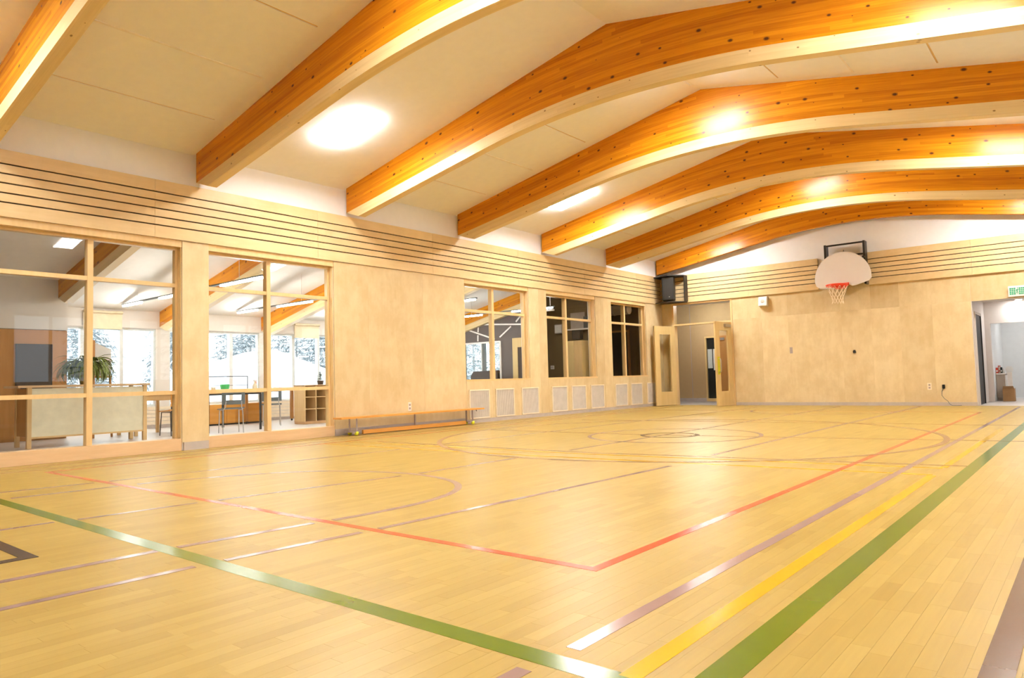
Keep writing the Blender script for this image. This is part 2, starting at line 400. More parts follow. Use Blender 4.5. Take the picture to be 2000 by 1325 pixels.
def smooth_pts(p, k=5):
    out = []
    for i in range(len(p)-1):
        p0 = p[max(0, i-1)]; p1 = p[i]; p2 = p[i+1]; p3 = p[min(len(p)-1, i+2)]
        for j in range(k):
            t = j/k
            out.append(tuple(0.5*((2*p1[c])+(-p0[c]+p2[c])*t+(2*p0[c]-5*p1[c]+4*p2[c]-p3[c])*t*t+(-p0[c]+3*p1[c]-3*p2[c]+p3[c])*t**3) for c in (0, 1)))
    return out+[p[-1]]
strip(smooth_pts(arc), 0.055, 'l_purple', 'court_arc', 'rounded mauve key arc on the near half')
strip([(2.71, 1.74), (2.78, 2.48)], 0.05, 'l_purple')
strip([(2.68, -2.0), (2.70, 1.56)], 0.05, 'l_purple')
for a, b in (((5.9, -2.5), (5.955, 1.56)), ((5.965, 1.70), (6.02, 2.44)), ((6.03, 2.56), (6.16, 5.74)), ((6.13, 6.7), (6.15, 17.0))):
    strip([a, b], 0.045, 'l_purple')
for a, b in (((4.12, -2.0), (4.13, 1.58)), ((4.17, 1.70), (4.23, 2.43)), ((4.26, 2.57), (4.46, 4.1)), ((4.48, 4.3), (4.5, 5.6)), ((4.55, 6.5), (4.6, 17.0))):
    strip([a, b], 0.04, 'l_purple')
for a, b in (((2.18, -2.0), (2.22, 1.58)), ((2.24, 1.7), (2.34, 2.45)), ((2.36, 2.57), (2.62, 5.7)), ((2.6, 6.3), (2.9, 16.5))):
    strip([a, b], 0.04, 'l_purple')
strip([(0.25, -2.0), (0.33, 17.0)], 0.035, 'l_brown', label='brown line nearest the window wall')
strip([(0.62, -2.0), (0.76, 17.0)], 0.035, 'l_brown', label='second brown line from the window wall')
strip(circ(4.63, 8.83, 3.17), 0.062, 'l_brown', 'court_circle', 'large brown circle in the middle of the floor', True)
strip(circ(4.68, 8.72, 1.12), 0.05, 'l_purple', 'court_circle', 'mid-sized mauve circle in the middle of the floor', True)
strip(circ(4.64, 8.70, 0.36), 0.06, 'l_black', 'court_circle', 'small black circle in the middle of the floor', True)
strip([(1.45, 6.34), (4.9, 6.37), (8.26, 6.80)], 0.04, 'l_brown')
strip([(1.5, 8.62), (4.3, 8.62), (8.9, 9.35)], 0.04, 'l_brown')
strip([(1.5, 11.25), (8.3, 11.75)], 0.04, 'l_brown')
strip(circ(4.75, 15.2, 1.4, 180, 360, 30)+[(6.15, 17.2)], 0.05, 'l_purple', 'court_arc', 'rounded mauve key arc near the far wall')
strip([(-0.0+2.2, 1.175), (5.075, 1.175), (5.075, -2.2), (2.2, -2.2)], 0.066, 'l_black', 'court_line', 'thick charcoal rectangle at the near left', True)
strip([(8.88, -2.9), (8.88, 17.2)], 0.076, 'l_char', label='dark grey stripe at the right edge of the floor')

# ------------------------------------------------------------------ ceiling
cl = MB()
T = 0.2
for xa, xb in ((-0.25, XR/2), (XR/2, XR+0.15)):
    za, zb_ = (3.93+0.2025*xa if xa < 4 else zroof(xa)), (zroof(xb) if xb < XR else zroof(XR)-0.03)
    cl.hexa([(xa, YB, za), (xb, YB, zb_), (xb, YF+0.15, zb_), (xa, YF+0.15, za), (xa, YB, za+T), (xb, YB, zb_+T), (xb, YF+0.15, zb_+T), (xa, YF+0.15, za+T)])
ceiling = struct(cl.build('ceiling', 'ceiling', origin=(4.92, 8, 4.2)))
BY = {1: 2.11, 2: 4.52, 3: 6.97, 4: 9.53, 5: 12.14, 6: 14.73, 7: 17.29}
BW = 0.125
def ceil_panel(x0, x1, y0, y1, name='ceiling_panel', m='ceiling_panel', t=0.022):
    p = []
    for dz in (-t, 0.0):
        for x, y in ((x0, y0), (x1, y0), (x1, y1), (x0, y1)): p.append((x, y, zroof(x)+dz))
    return MB().hexa(p).build(name, m, ceiling)
M['edge_shade_tan'] = flat('tan_shaded_edge', lin(0.70, 0.50, 0.26), 0.7)  # shade on the ceiling panel edges, painted as tan
M['white_and_lit_edge'] = flat('white_paint_and_lit_edge', lin(0.86, 0.83, 0.80), 0.6)  # light on panel edges painted white; also used for real white parts
for i in (1, 3, 5):
    y0 = BY[i]+BW+0.012; y1 = BY[i+1]-0.22
    xs = [0.02, 0.92, 1.99, 3.06, 4.90, 4.94, 6.10, 7.0, 7.9, 8.85, 9.82]
    for k in range(len(xs)-1):
        if k == 4: continue
        a, b = xs[k]+0.012, xs[k+1]-0.012
        ceil_panel(a, b, y0, y1)
    for k, x in enumerate((0.92, 1.99, 3.06, 6.10, 7.0, 7.9, 8.85)):
        tan = k in (0, 2, 3, 5)
        ceil_panel(x-0.012, x+0.012, y0, y1, 'joint_light_shade', 'edge_shade_tan' if tan else 'white_and_lit_edge', 0.030 if not tan else 0.012)  # strip colours stand for shaded and lit panel edges

# ------------------------------------------------------------------ arched roof beams
def zb(x):
    x = XR-x if x > XR/2 else x; s = 0.172; xm = 2.9
    if x < xm: return 3.535+s*x
    return 3.535+s*xm+s*(x-xm)-s/(2*(XR/2-xm))*(x-xm)**2
def dep(x):
    x = XR-x if x > XR/2 else x
    return 0.15*min(1, max(0.0, x)/0.30)+0.0
def profile(name, lo, hi, y, m, parent, xs):
    b = MB(); n = len(xs)
    vs = []
    for yy in (y, y+BW):
        vs += [(x, yy, lo(x)) for x in xs]+[(x, yy, hi(x)) for x in xs]
    fs = []
    o2 = 2*n
    for i in range(n-1):
        fs += [(i, i+1, n+i+1, n+i), (o2+i+1, o2+i, o2+n+i, o2+n+i+1), (i+1, i, o2+i, o2+i+1), (n+i, n+i+1, o2+n+i+1, o2+n+i)]
    fs += [(0, n, o2+n, o2), (n-1, o2+n-1, o2+2*n-1, 2*n-1)]
    b.add(vs, fs); off = WL[parent.name]
    o = b.build(name, m, parent)
    me = o.data; uv = me.uv_layers.new(name='grain')
    for lp in me.loops:
        c = me.vertices[lp.vertex_index].co
        x = c.x+off.x; yy = c.y+off.y; z = c.z+off.z
        uv.data[lp.index].uv = (x, z-zb(x)+6.0)
    for p in me.polygons:
        if abs(p.normal.z) > 0.6:
            for li in p.loop_indices:
                c = me.vertices[me.loops[li].vertex_index].co
                uv.data[li].uv = (c.x+off.x, 3.0+c.y)
    return o
XS = [0.0, 0.1, 0.2, 0.3]+[0.3+0.154*i for i in range(1, 60) if 0.3+0.154*i < XR-0.31]+[XR-0.3, XR-0.2, XR-0.1, XR]
where = {1: 'crossing the top left corner', 2: 'second from the top left corner', 3: 'third from the top left, tallest crown in view', 4: 'fourth from the top left, just beyond the near ceiling lamp bay',
         5: 'fifth from the top left, third counted from the far wall', 6: 'second counted from the far wall', 7: 'lying against the far gable wall'}
for i in range(1, 8):
    t = thing('roof_beam', 'arched orange glulam roof beam %s' % where[i], 'beam', (XR/2, BY[i], 3.5), 'arched glulam roof beams')
    profile('stained_web', lambda x: zb(x), lambda x: zroof(x)+0.004, BY[i], 'beam', t, XS)
    if i < 7:
        o = profile('pale_bottom_lamination', lambda x: zb(x)-dep(x)-0.001, lambda x: zb(x), BY[i], 'beam_pale', t, XS)
        o['label'] = 'pale unstained bottom laminations'

# ------------------------------------------------------------------ gym ceiling lamps
def ceiling_light(x, y, label, group='gym ceiling lamps'):
    s = 0.2025 if x < XR/2-0.1 else (-0.2025 if x > XR/2+0.1 else 0)
    zc = zroof(x)-(0.05 if abs(s) > 0 else 0.10)
    t = thing('ceiling_light', label, 'lamp', (x, y, zc), group)
    def slab(x0, x1, y0, y1, z0, z1):
        p = []
        for z in (z0, z1):
            for a, b in ((x0, y0), (x1, y0), (x1, y1), (x0, y1)): p.append((x+a, y+b, zc+z+s*a))
        return MB().hexa(p)
    slab(-0.31, 0.31, -0.15, 0.15, 0.0, 0.05 if s else 0.10).build('lamp_housing', 'white', t)
    for a_ in ((-0.375, 0.375, -0.200, -0.187), (-0.375, 0.375, 0.187, 0.200), (-0.375, -0.362, -0.187, 0.187), (0.362, 0.375, -0.187, 0.187)): slab(*a_, -0.026, 0.0).build('glowing_lip', 'lip_glow', t)  # lips around the diffuser, made to glow as added ceiling light
    slab(-0.36, 0.36, -0.185, -0.010, -0.032, -0.001).build('diffuser', 'lamp', t)
    slab(-0.36, 0.36, 0.010, 0.185, -0.032, -0.001).build('diffuser', 'lamp', t)
    return t
ceiling_light(1.54, 5.85, 'bright twin-tube ceiling lamp in the left bay near the top centre left')
ceiling_light(8.30, 5.85, 'twin-tube ceiling lamp hidden behind the third beam on the right')
ceiling_light(1.54, 11.05, 'twin-tube ceiling lamp farther off, just below the fourth beam')
ceiling_light(8.30, 11.05, 'twin-tube ceiling lamp hidden behind the fifth beam on the right')
ceiling_light(1.54, 16.1, 'twin-tube ceiling lamp before the far wall on the left')
ceiling_light(8.30, 16.1, 'twin-tube ceiling lamp before the far wall on the right')
ceiling_light(1.54, 0.9, 'twin-tube ceiling lamp overhead at the near left')
ceiling_light(8.30, 0.9, 'twin-tube ceiling lamp overhead at the near right')
ceiling_light(4.80, 3.35, 'twin-tube ridge lamp nearest, above the second beam')
ceiling_light(4.80, 8.28, 'twin-tube ridge lamp between the third and fourth beams')
ceiling_light(4.80, 13.45, 'twin-tube ridge lamp between the fifth and sixth beams')

# ------------------------------------------------------------------ left wall
OPEN = {1: (2.20, 4.34, 0.155), 2: (4.70, 6.72, 0.155), 3: (9.70, 11.64, 0.82), 4: (12.27, 14.20, 0.82), 5: (14.92, 16.64, 0.82)}
HEAD = 2.66
wl = MB(); wl.box(-0.24, -0.055, YB, YF+0.1, HEAD+0.05, 3.93)
prev = YB
for k in range(1, 6):
    a, b, sz = OPEN[k]
    wl.box(-0.24, -0.045, prev, a, 0, HEAD+0.05)
    if sz > 0.5: wl.box(-0.24, -0.045, a, b, 0, sz-0.02)
    prev = b
wl.box(-0.24, -0.045, prev, YF+0.1, 0, HEAD+0.05)
wall_left = struct(wl.build('wall_left', 'white_wall', origin=(-0.15, 8, 0)))
# maple cladding sheets
def clad(y0, y1, z0, z1, x1=-0.022): return box(-0.044, x1, y0+0.0005, y1-0.0005, z0, z1).build('maple_panel', 'maple', wall_left)
ZP = 2.735
for a, b in ((-1.7, -0.5), (-0.5, 0.75), (0.75, 2.18)): clad(a, b, 0.10, ZP-0.004)
clad(4.342, 4.698, 0.105, ZP-0.004)
for a, b in ((6.722, 7.40), (7.40, 8.62), (8.62, 9.69)): clad(a, b, 0.105, ZP-0.004)
for a, b in ((11.642, 11.99), (11.99, 12.268), (14.202, 14.56), (14.56, 14.918), (16.642, 17.10), (17.10, 17.53)): clad(a, b, 0.0725, ZP-0.004)
for a, b in ((9.695, 10.43), (10.43, 11.64), (12.27, 13.02), (13.02, 14.20), (14.92, 15.64), (15.64, 16.64)): clad(a, b, 0.0725, 0.80)
# slatted frieze
box(-0.054, -0.03, 1.4, YF-0.03, ZP+0.02, 3.455).build('groove_backing', 'groove', wall_left)
GZ = [ZP, 2.894, 2.998, 3.107, 3.212, 3.32, 3.478]
ys = [1.54, 3.984, 6.424, 8.864, 11.304, 13.744, 16.184, YF-0.03]
for r in range(6):
    for k in range(len(ys)-1):
        box(-0.028, 0.0, ys[k]+0.0012, ys[k+1]-0.0012, GZ[r]+(0.0085 if r else 0), GZ[r+1]-(0.0085 if r < 5 else 0)).build('slat_board', 'slat', wall_left)
box(-0.054, -0.001, -3, 1.538, ZP, 3.478).build('slat_board', 'slat', wall_left)
box(-0.054, -0.026, 1.4, YF-0.03, 3.4785, 3.486).build('frieze_cap', 'slat', wall_left)
# baseboards
bl = MB()
for a, b in ((-2.9, 2.18), (4.362, 4.693), (6.72, 9.69)): bl.box(-0.044, -0.012, a, b, 0, 0.104)
bl.box(-0.044, -0.012, 9.69, YF-0.03, 0, 0.072)
struct(bl.build('baseboard_left', 'base', origin=(-0.02, 8, 0)))
# windows between gym and classrooms
def window(k):
    a, b, sz = OPEN[k]
    full = sz < 0.5
    wd = struct(thing('window_%d' % k, None, None, (-0.16, (a+b)/2, sz)))
    x0, x1 = -0.20, -0.125
    fw = 0.045
    box(x0, x1, a, a+fw, sz, HEAD).build('jamb', 'frame', wd); box(x0, x1, b-fw, b, sz, HEAD).build('jamb', 'frame', wd)
    box(x0, x1, a+fw, b-fw, HEAD-0.045, HEAD).build('head_rail', 'frame', wd)
    if full:
        box(-0.22, -0.035, a-0.0, b+0.0, 0.0, sz).build('sill', 'sill', wd)
    else:
        box(-0.22, -0.018, a-0.01, b+0.01, sz-0.03, sz+0.004).build('sill', 'frame', wd)
    mid = {1: 3.28, 2: 5.645, 3: 10.60, 4: 13.12, 5: 15.70}[k]
    mw = 0.032
    box(x0-0.005, x1+0.012, mid-mw, mid+mw, sz, HEAD-0.045).build('mullion', 'frame', wd)
    rails = [2.15]+([0.75] if full else [])
    for (p, q) in ((a+fw, mid-mw), (mid+mw, b-fw)):
        zz = sz
        for rz in sorted(rails):
            box(x0, x1+0.006, p, q, rz-0.025, rz+0.025).build('rail', 'frame', wd)
        levels = [sz]+sorted(rails)+[HEAD-0.045]
        for i in range(len(levels)-1):
            lo = levels[i]+(0.025 if i else 0); hi = levels[i+1]-(0.025 if i < len(levels)-2 else 0)
            box(-0.165, -0.159, p, q, lo, hi).build('pane', 'glass_gym', wd)
    # plain reveal boards lining the opening
    box(-0.123, -0.046, a, a+0.012, sz, HEAD).build('reveal', 'frame', wd); box(-0.123, -0.046, b-0.012, b, sz, HEAD).build('reveal', 'frame', wd)
    box(-0.123, -0.046, a+0.012, b-0.012, HEAD-0.012, HEAD+0.02).build('reveal', 'frame', wd)
    box(-0.045, -0.030, a, b, HEAD-0.012, ZP+0.015).build('header_board', 'frame', wd)
for k in range(1, 6): window(k)

# vent grilles under the windows
gl = [(9.76, 10.32), (10.53, 11.06), (11.33, 11.89), (12.37, 12.94), (13.11, 13.69), (13.90, 14.46), (14.97, 15.56), (15.73, 16.31), (16.57, 17.13)]
gname = ['first vent grille past the bench, partly behind the bench end', 'second vent grille from the bench', 'third vent grille from the bench, right below the first window column', 'fourth vent grille from the bench',
         'fifth vent grille, middle one of the nine', 'sixth vent grille from the bench', 'third vent grille counted from the double door', 'second vent grille counted from the double door', 'last vent grille, half hidden by the open door leaf']
proto = None
for i, (a, b) in enumerate(gl):
    if proto is None:
        t = thing('vent_grille', '', 'vent', (-0.022, (a+b)/2, 0.08), 'vent grilles under the windows')
        wv = 0.57; h = 0.55; f = 0.022
        for nm, bx in (('frame_side', (-0.022, 0.0, -wv/2, -wv/2+f)), ('frame_side', (-0.022, 0.0, wv/2-f, wv/2))):
            pass
        c = WL[t.name]
        def gb(y0, y1, z0, z1, x0=0.0, x1=0.018): return box(c.x+x0, c.x+x1, c.y+y0, c.y+y1, c.z+z0, c.z+z1)
        gb(-wv/2, -wv/2+f, 0, h).build('frame_side', 'grille_frame', t); gb(wv/2-f, wv/2, 0, h).build('frame_side', 'grille_frame', t)
        gb(-wv/2+f, wv/2-f, 0, f).build('frame_rail', 'grille_frame', t); gb(-wv/2+f, wv/2-f, h-f, h).build('frame_rail', 'grille_frame', t)
        gb(-wv/2+f, wv/2-f, f, h-f, 0.0, 0.004).build('backing', 'grille', t)
        sl = MB(); n = 26
        for k in range(n):
            y = -wv/2+f+(wv-2*f)*(k+0.5)/n
            sl.box(c.x+0.004, c.x+0.011, c.y+y-0.006, c.y+y+0.006, c.z+f, c.z+h-f)
        o = sl.build('fins', 'grille', t); o['kind'] = 'stuff'
        proto = t
    else:
        t = copy_tree(proto); t.location = (-0.022, (a+b)/2, 0.08)
    t['label'] = 'cream framed grey '+gname[i]

# ------------------------------------------------------------------ far wall
DX0, DX1, DZ = 0.34, 1.93, 2.69       # double door and transom
OX0, OX1, OZ = 7.14, 9.35, 2.185      # corridor opening
wf = MB()
wf.prism([(-0.24, 2.70), (XR+0.1, 2.70), (XR+0.1, 3.95), (XR/2, 4.96), (-0.24, 3.93)], 'y', YF, YF+0.16)
wf.box(-0.24, DX0-0.045, YF, YF+0.16, 0, 2.70); wf.box(DX1+0.045, OX0, YF, YF+0.16, 0, 2.70)
wf.box(OX0, OX1, YF, YF+0.16, OZ, 2.70); wf.box(OX1, XR+0.1, YF, YF+0.16, 0, 2.70)
wall_far = struct(wf.build('wall_far', 'white_wall', origin=(4.9, YF, 0)))
def fclad(x0, x1, z0, z1): return box(x0+0.0004, x1-0.0004, YF-0.018, YF-0.001, z0, z1).build('maple_panel', 'maple', wall_far)
fclad(-0.018, DX0-0.05, 0.075, ZP)
sx = [DX1+0.05, 2.72, 3.36, 4.58, 5.22, 5.80, 6.42, OX0-0.002]
for i in range(len(sx)-1):
    fclad(sx[i], sx[i+1], 0.075, 2.185); fclad(sx[i], sx[i+1], 2.1858, 2.80 if 4.1 < sx[i] < 5.2 else ZP)
for a, b in ((OX0, 8.2), (8.2, OX1)): fclad(a, b, OZ, ZP)
fclad(OX1, XR, 0.075, ZP)
for x0, x1 in ((0.002, 4.13), (5.21, XR)):
    box(x0, x1, YF-0.018, YF-0.004, ZP+0.02, 3.455).build('groove_backing', 'groove', wall_far)
    cut = [x0]+[c for c in (2.44, 7.2, 9.0) if x0 < c < x1]+[x1]
    for r in range(6):
        for k in range(len(cut)-1):
            box(cut[k]+0.0012, cut[k+1]-0.0012, YF-0.062, YF-0.018, GZ[r]+(0.0085 if r else 0), GZ[r+1]-(0.0085 if r < 5 else 0)).build('slat_board', 'slat', wall_far)
bf = MB()
bf.box(DX1+0.06, OX0, YF-0.03, YF-0.001, 0, 0.073); bf.box(OX1, XR, YF-0.03, YF-0.001, 0, 0.073); bf.box(-0.01, DX0-0.05, YF-0.03, YF-0.001, 0, 0.073)
struct(bf.build('baseboard_far', 'base', origin=(4.5, YF-0.015, 0)))

# double door, frame and transom
d1 = struct(thing('door_1', None, None, ((DX0+DX1)/2, YF, 0)))
for x in (DX0-0.045, DX1): box(x, x+0.045, YF-0.03, YF+0.16, 0, DZ+0.04).build('door_jamb', 'frame', d1)
box(DX0, DX1, YF-0.03, YF+0.16, DZ, DZ+0.04).build('door_head', 'frame', d1)
box(DX0, DX1, YF-0.025, YF+0.14, 2.13, 2.175).build('transom_bar', 'frame', d1)
box(DX0, DX1, YF+0.06, YF+0.066, 2.175, DZ).build('transom_pane', 'glass_gym', d1)
def leaf(hx, ang, flip, tape):
    # leaf modelled along +u from the hinge, opened by ang
    c, s = math.cos(ang), math.sin(ang); n = Vector((-s, c, 0))
    H = Vector((hx, YF-0.045, 0.012)); W = 0.775; HT = 2.105; th = 0.044
    def bb(u0, u1, z0, z1, t0=0, t1=th):
        p = []
        for z in (z0, z1):
            for u, t in ((u0, t0), (u1, t0), (u1, t1), (u0, t1)):
                q = H+Vector((c*u, s*u, 0))+n*(t-th/2)*flip; p.append((q.x, q.y, H.z+z))
        return MB().hexa(p)
    lf = bpy.data.objects.new('door_leaf', None); COL.objects.link(lf); lf.parent = d1; WL[lf.name] = WL[d1.name]
    st = 0.185
    bb(0, st, 0, HT).build('stile', 'door', lf); bb(W-st, W, 0, HT).build('stile', 'door', lf)
    bb(st, W-st, 0, 0.36).build('bottom_rail', 'door', lf); bb(st, W-st, HT-0.22, HT).build('top_rail', 'door', lf)
    bb(st, W-st, 0.36, HT-0.22, 0.019, 0.025).build('glass_pane', 'glass_gym', lf)
    bb(0.10, 0.36, HT-0.13, HT-0.06, -0.055, 0).build('door_closer', 'chrome', lf)
    if tape:
        bb(W-0.15, W-0.05, 0.78, 1.22, -0.004, 0).build('yellow_sticker', 'yellow', lf)['label'] = 'yellow green strip with a dark vertical slot'
        bb(W-0.108, W-0.085, 0.84, 1.17, -0.008, -0.004).build('pull_slot', 'black', lf)
    else:
        bb(W-0.15, W-0.05, 0.78, 1.22, -0.004, 0).build('yellow_sticker', 'yellow', lf)
        q0 = [H+Vector((c*(W-0.10), s*(W-0.10), 0))+n*(-th/2-dd)*flip+Vector((0, 0, z)) for dd, z in ((0, 0.84), (0.05, 0.84), (0.06, 0.88), (0.06, 1.13), (0.05, 1.17), (0, 1.17))]
        MB().tube(q0, 0.011, 8).build('pull_handle', 'chrome', lf, True)
leaf(DX0+0.01, math.radians(-106), 1, True)
leaf(DX1-0.01, math.radians(-97), -1, False)

# ------------------------------------------------------------------ near and right walls (outside the picture)
wr = MB(); RW = [(2.7, 4.3), (5.2, 6.8), (7.75, 9.35), (10.3, 11.9), (12.9, 14.5)]
pv = YB
for a_, b_ in RW: wr.box(XR, XR+0.15, pv, a_, 0, 3.95); wr.box(XR, XR+0.15, a_, b_, 0, 1.0); wr.box(XR, XR+0.15, a_, b_, 2.66, 3.95); pv = b_
wr.box(XR, XR+0.15, pv, YF, 0, 3.95)
wall_right = struct(wr.build('wall_right', 'white_wall', origin=(XR, 8, 0)))
pv = YB+0.02
for a_, b_ in RW+[(YF-0.04, 0)]: box(XR-0.02, XR-0.001, pv, a_, 0.1, ZP).build('maple_panel', 'maple', wall_right); pv = b_
for k, (a_, b_) in enumerate(RW):
    box(XR-0.02, XR-0.001, a_+0.001, b_-0.001, 0.1, 1.0).build('maple_panel', 'maple', wall_right)
    wd = struct(thing('window_%d' % (20+k), None, None, (XR+0.07, (a_+b_)/2, 1.0)))
    m_ = (a_+b_)/2
    for q in (a_, m_-0.025, b_-0.05): box(XR+0.02, XR+0.1, q, q+0.05, 1.05, 2.61).build('frame_post', 'frame', wd)
    box(XR+0.02, XR+0.1, a_, b_, 1.0, 1.05).build('sill_bar', 'frame', wd); box(XR+0.02, XR+0.1, a_, b_, 2.61, 2.66).build('head_bar', 'frame', wd)
    for p, q in ((a_+0.05, m_-0.025), (m_+0.025, b_-0.05)): box(XR+0.055, XR+0.06, p, q, 1.05, 2.61).build('pane', 'glass', wd)
struct(box(XR+0.16, XR+30, -15, 35, -0.4, -0.3).build('ground_yard', 'snow', origin=(XR+15, 8, -0.3)))
wb = MB(); wb.prism([(-0.24, 0), (XR+0.1, 0), (XR+0.1, 3.95), (XR/2, 4.94), (-0.24, 3.93)], 'y', YB-0.15, YB); wall_near = struct(wb.build('wall_near', 'white_wall', origin=(4.9, YB, 0)))
for k in range(8): box(0.02+k*1.225, 1.23+k*1.225, YB+0.001, YB+0.02, 0.1, ZP).build('maple_panel', 'maple', wall_near)

#@@PART2
# ------------------------------------------------------------------ gym objects
# balance bench on its stand along the maple wall
BX = 0.16
bn = thing('balance_bench', 'long low orange wooden balance bench with tennis balls on its feet', 'bench', (BX, 8.2, 0))
box(BX-0.11, BX+0.11, 6.62, 9.86, 0.265, 0.292).build('seat_plank', 'orange_bench', bn, bevel=0.004)
box(BX-0.022, BX+0.022, 7.10, 9.45, 0.012, 0.075).build('balance_rail', 'orange_bench', bn, bevel=0.004)
for yc in (6.92, 9.56):
    for sx in (-0.085, 0.085):
        MB().tube([(BX+sx, yc, 0.264), (BX+sx, yc, 0.02)], 0.010, 8).build('leg', 'steel_paint', bn, True)
        MB().sphere((BX+sx, yc, 0.034), 0.033).build('tennis_ball_foot', 'yellow_ball', bn, True)['label'] = 'yellow tennis ball slipped over the foot'
    for yc2 in (yc-0.075, yc+0.075):
        MB().tube([(BX+0.0, yc2, 0.264), (BX+0.0, yc2, 0.05)], 0.009, 8).build('leg', 'steel_paint', bn, True)
    box(BX-0.095, BX+0.095, yc-0.085, yc+0.085, 0.050, 0.064).build('foot_plate', 'steel_paint', bn)
box(BX-0.012, BX+0.012, 8.20, 8.225, 0.075, 0.264).build('middle_strut', 'steel_paint', bn)
MB().tube([(BX+0.02, 9.72, 0.264), (BX+0.02, 9.735, 0.235)], 0.008, 6).build('hook', 'black', bn)

def outlet(name, x, y, z, facing, label, m='white', w=0.045, h=0.075):
    if facing == 'x':
        t = thing(name, label, 'outlet', (x, y, z)); box(x, x+0.006, y-w/2*1.6, y+w/2*1.6, z-h, z+h).build('cover_plate', m, t, bevel=0.002)
        for dz in (-0.03, 0.03): box(x+0.006, x+0.009, y-0.018, y+0.018, z+dz-0.018, z+dz+0.018).build('socket', 'steel_paint', t)
    else:
        t = thing(name, label, 'outlet', (x, y, z)); box(x-w/2*1.5, x+w/2*1.5, y-0.006, y, z-h, z+h).build('cover_plate', m, t, bevel=0.002)
        for dz in (-0.03, 0.03): box(x-0.018, x+0.018, y-0.009, y-0.006, z+dz-0.018, z+dz+0.018).build('socket', 'steel_paint', t)
    return t
FY = YF-0.0185
outlet('wall_outlet', -0.0215, 8.26, 0.385, 'x', 'white wall outlet on the maple panel just above the bench')
outlet('wall_outlet', 6.29, FY, 0.415, 'y', 'beige wall outlet low on the far wall, left of the black plug', 'grille_frame', 0.055)
outlet('switch_plate', 3.41, FY, 1.33, 'y', 'grey metal wall plate under the white speaker box on the far wall', 'steel_paint')['category'] = 'switch'
# dark dispenser knob
t = thing('wall_hook', 'small black wall hook at head height below the basketball hoop', 'hook', (4.83, FY, 1.24))
MB().prism([(4.805, 1.20), (4.862, 1.20), (4.862, 1.235), (4.85, 1.27), (4.815, 1.27), (4.80, 1.24)], 'y', FY-0.03, FY-0.002).build('hook_body', 'black', t)
MB().tube([(4.83, FY-0.03, 1.25), (4.83, FY-0.055, 1.235), (4.83, FY-0.06, 1.26)], 0.008, 8).build('hook_arm', 'black', t, True)
# black plug with its cord
t = thing('power_adapter', 'black plug low on the far wall with a thin grey cord to the floor', 'plug', (6.555, FY, 0.41))
box(6.53, 6.58, FY-0.045, FY-0.001, 0.365, 0.45).build('plug_body', 'black', t, bevel=0.005)
cp = [(6.55, FY-0.03, 0.37), (6.52, FY-0.03, 0.31), (6.515, FY-0.03, 0.22), (6.56, FY-0.032, 0.15), (6.62, FY-0.034, 0.10), (6.65, FY-0.045, 0.04), (6.70, FY-0.07, 0.007), (6.80, FY-0.09, 0.006), (6.87, FY-0.05, 0.010)]
MB().tube(cp, 0.005, 6).build('cord', 'grey_plastic', t, True)
# speaker box on the far wall
t = thing('wall_speaker', 'small square white speaker box on the far wall above the double door side', 'speaker', (2.80, FY, 2.56))
MB().hexa([(2.70, FY-0.13, 2.46), (2.91, FY-0.13, 2.46), (2.91, FY, 2.44), (2.70, FY, 2.44), (2.70, FY-0.09, 2.69), (2.91, FY-0.09, 2.69), (2.91, FY, 2.69), (2.70, FY, 2.69)]).build('cabinet', 'white', t, bevel=0.006)
b = MB(); b.lathe((0, 0, 0), [(0.045, 0), (0.045, 0.006), (0.03, 0.010)], 20)
b.v = [(2.805+v[0], FY-0.112-v[2], 2.575+v[1]) for v in b.v]
b.build('speaker_cone', 'grille', t, True)
# corner loudspeaker with its wooden back box
t = thing('corner_loudspeaker', 'black loudspeaker under a black top plate in the far left corner', 'speaker', (0.42, 17.2, 2.75))
def oriented(cx, cy, ang):
    c, s = math.cos(ang), math.sin(ang)
    def P(u, v, z): return (cx+u*c-v*s, cy+u*s+v*c, z)
    def bx(u0, u1, v0, v1, z0, z1): return MB().hexa([P(u0, v0, z0), P(u1, v0, z0), P(u1, v1, z0), P(u0, v1, z0), P(u0, v0, z1), P(u1, v0, z1), P(u1, v1, z1), P(u0, v1, z1)])
    return P, bx
MB().prism([(0.012, 17.09), (0.50, 16.90), (0.80, 17.28), (0.80, 17.48), (0.012, 17.48)], 'z', 3.425, 3.452).build('top_plate', 'black', t)
MB().prism([(0.012, 17.14), (0.45, 17.00), (0.78, 17.28), (0.78, 17.48), (0.012, 17.48)], 'z', 2.735, 2.755).build('bottom_plate', 'black', t)
P_, bx_ = oriented(0.40, 17.17, math.radians(18))
bx_(-0.15, 0.16, -0.16, 0.12, 2.79, 3.40).build('speaker_cabinet', 'black', t, bevel=0.012)
bx_(-0.135, 0.145, -0.172, -0.16, 2.81, 3.38).build('speaker_grille', 'black_soft', t, bevel=0.004)
bx_(0.03, 0.055, -0.176, -0.172, 2.865, 2.89).build('badge', 'chrome', t)
MB().hexa([(0.775, 17.30, 2.755), (0.80, 17.30, 2.755), (0.80, 17.48, 2.755), (0.775, 17.48, 2.755), (0.775, 17.30, 3.425), (0.80, 17.30, 3.425), (0.80, 17.48, 3.425), (0.775, 17.48, 3.425)]).build('side_plate', 'black', t)
MB().tube([(0.42, 17.30, 3.452), (0.42, 17.30, 3.56)], 0.006, 6).build('hanger_rod', 'steel_paint', t)
# hand sanitiser / alarm device
t = thing('wall_dispenser', 'small white dispenser with a red top beside the last window', 'dispenser', (-0.021, 17.08, 0.95))
box(-0.021, 0.04, 17.04, 17.12, 0.83, 1.00).build('bottle_holder', 'white', t, bevel=0.012)
box(-0.021, 0.045, 17.045, 17.115, 1.00, 1.06).build('red_cap', 'red', t, bevel=0.01)

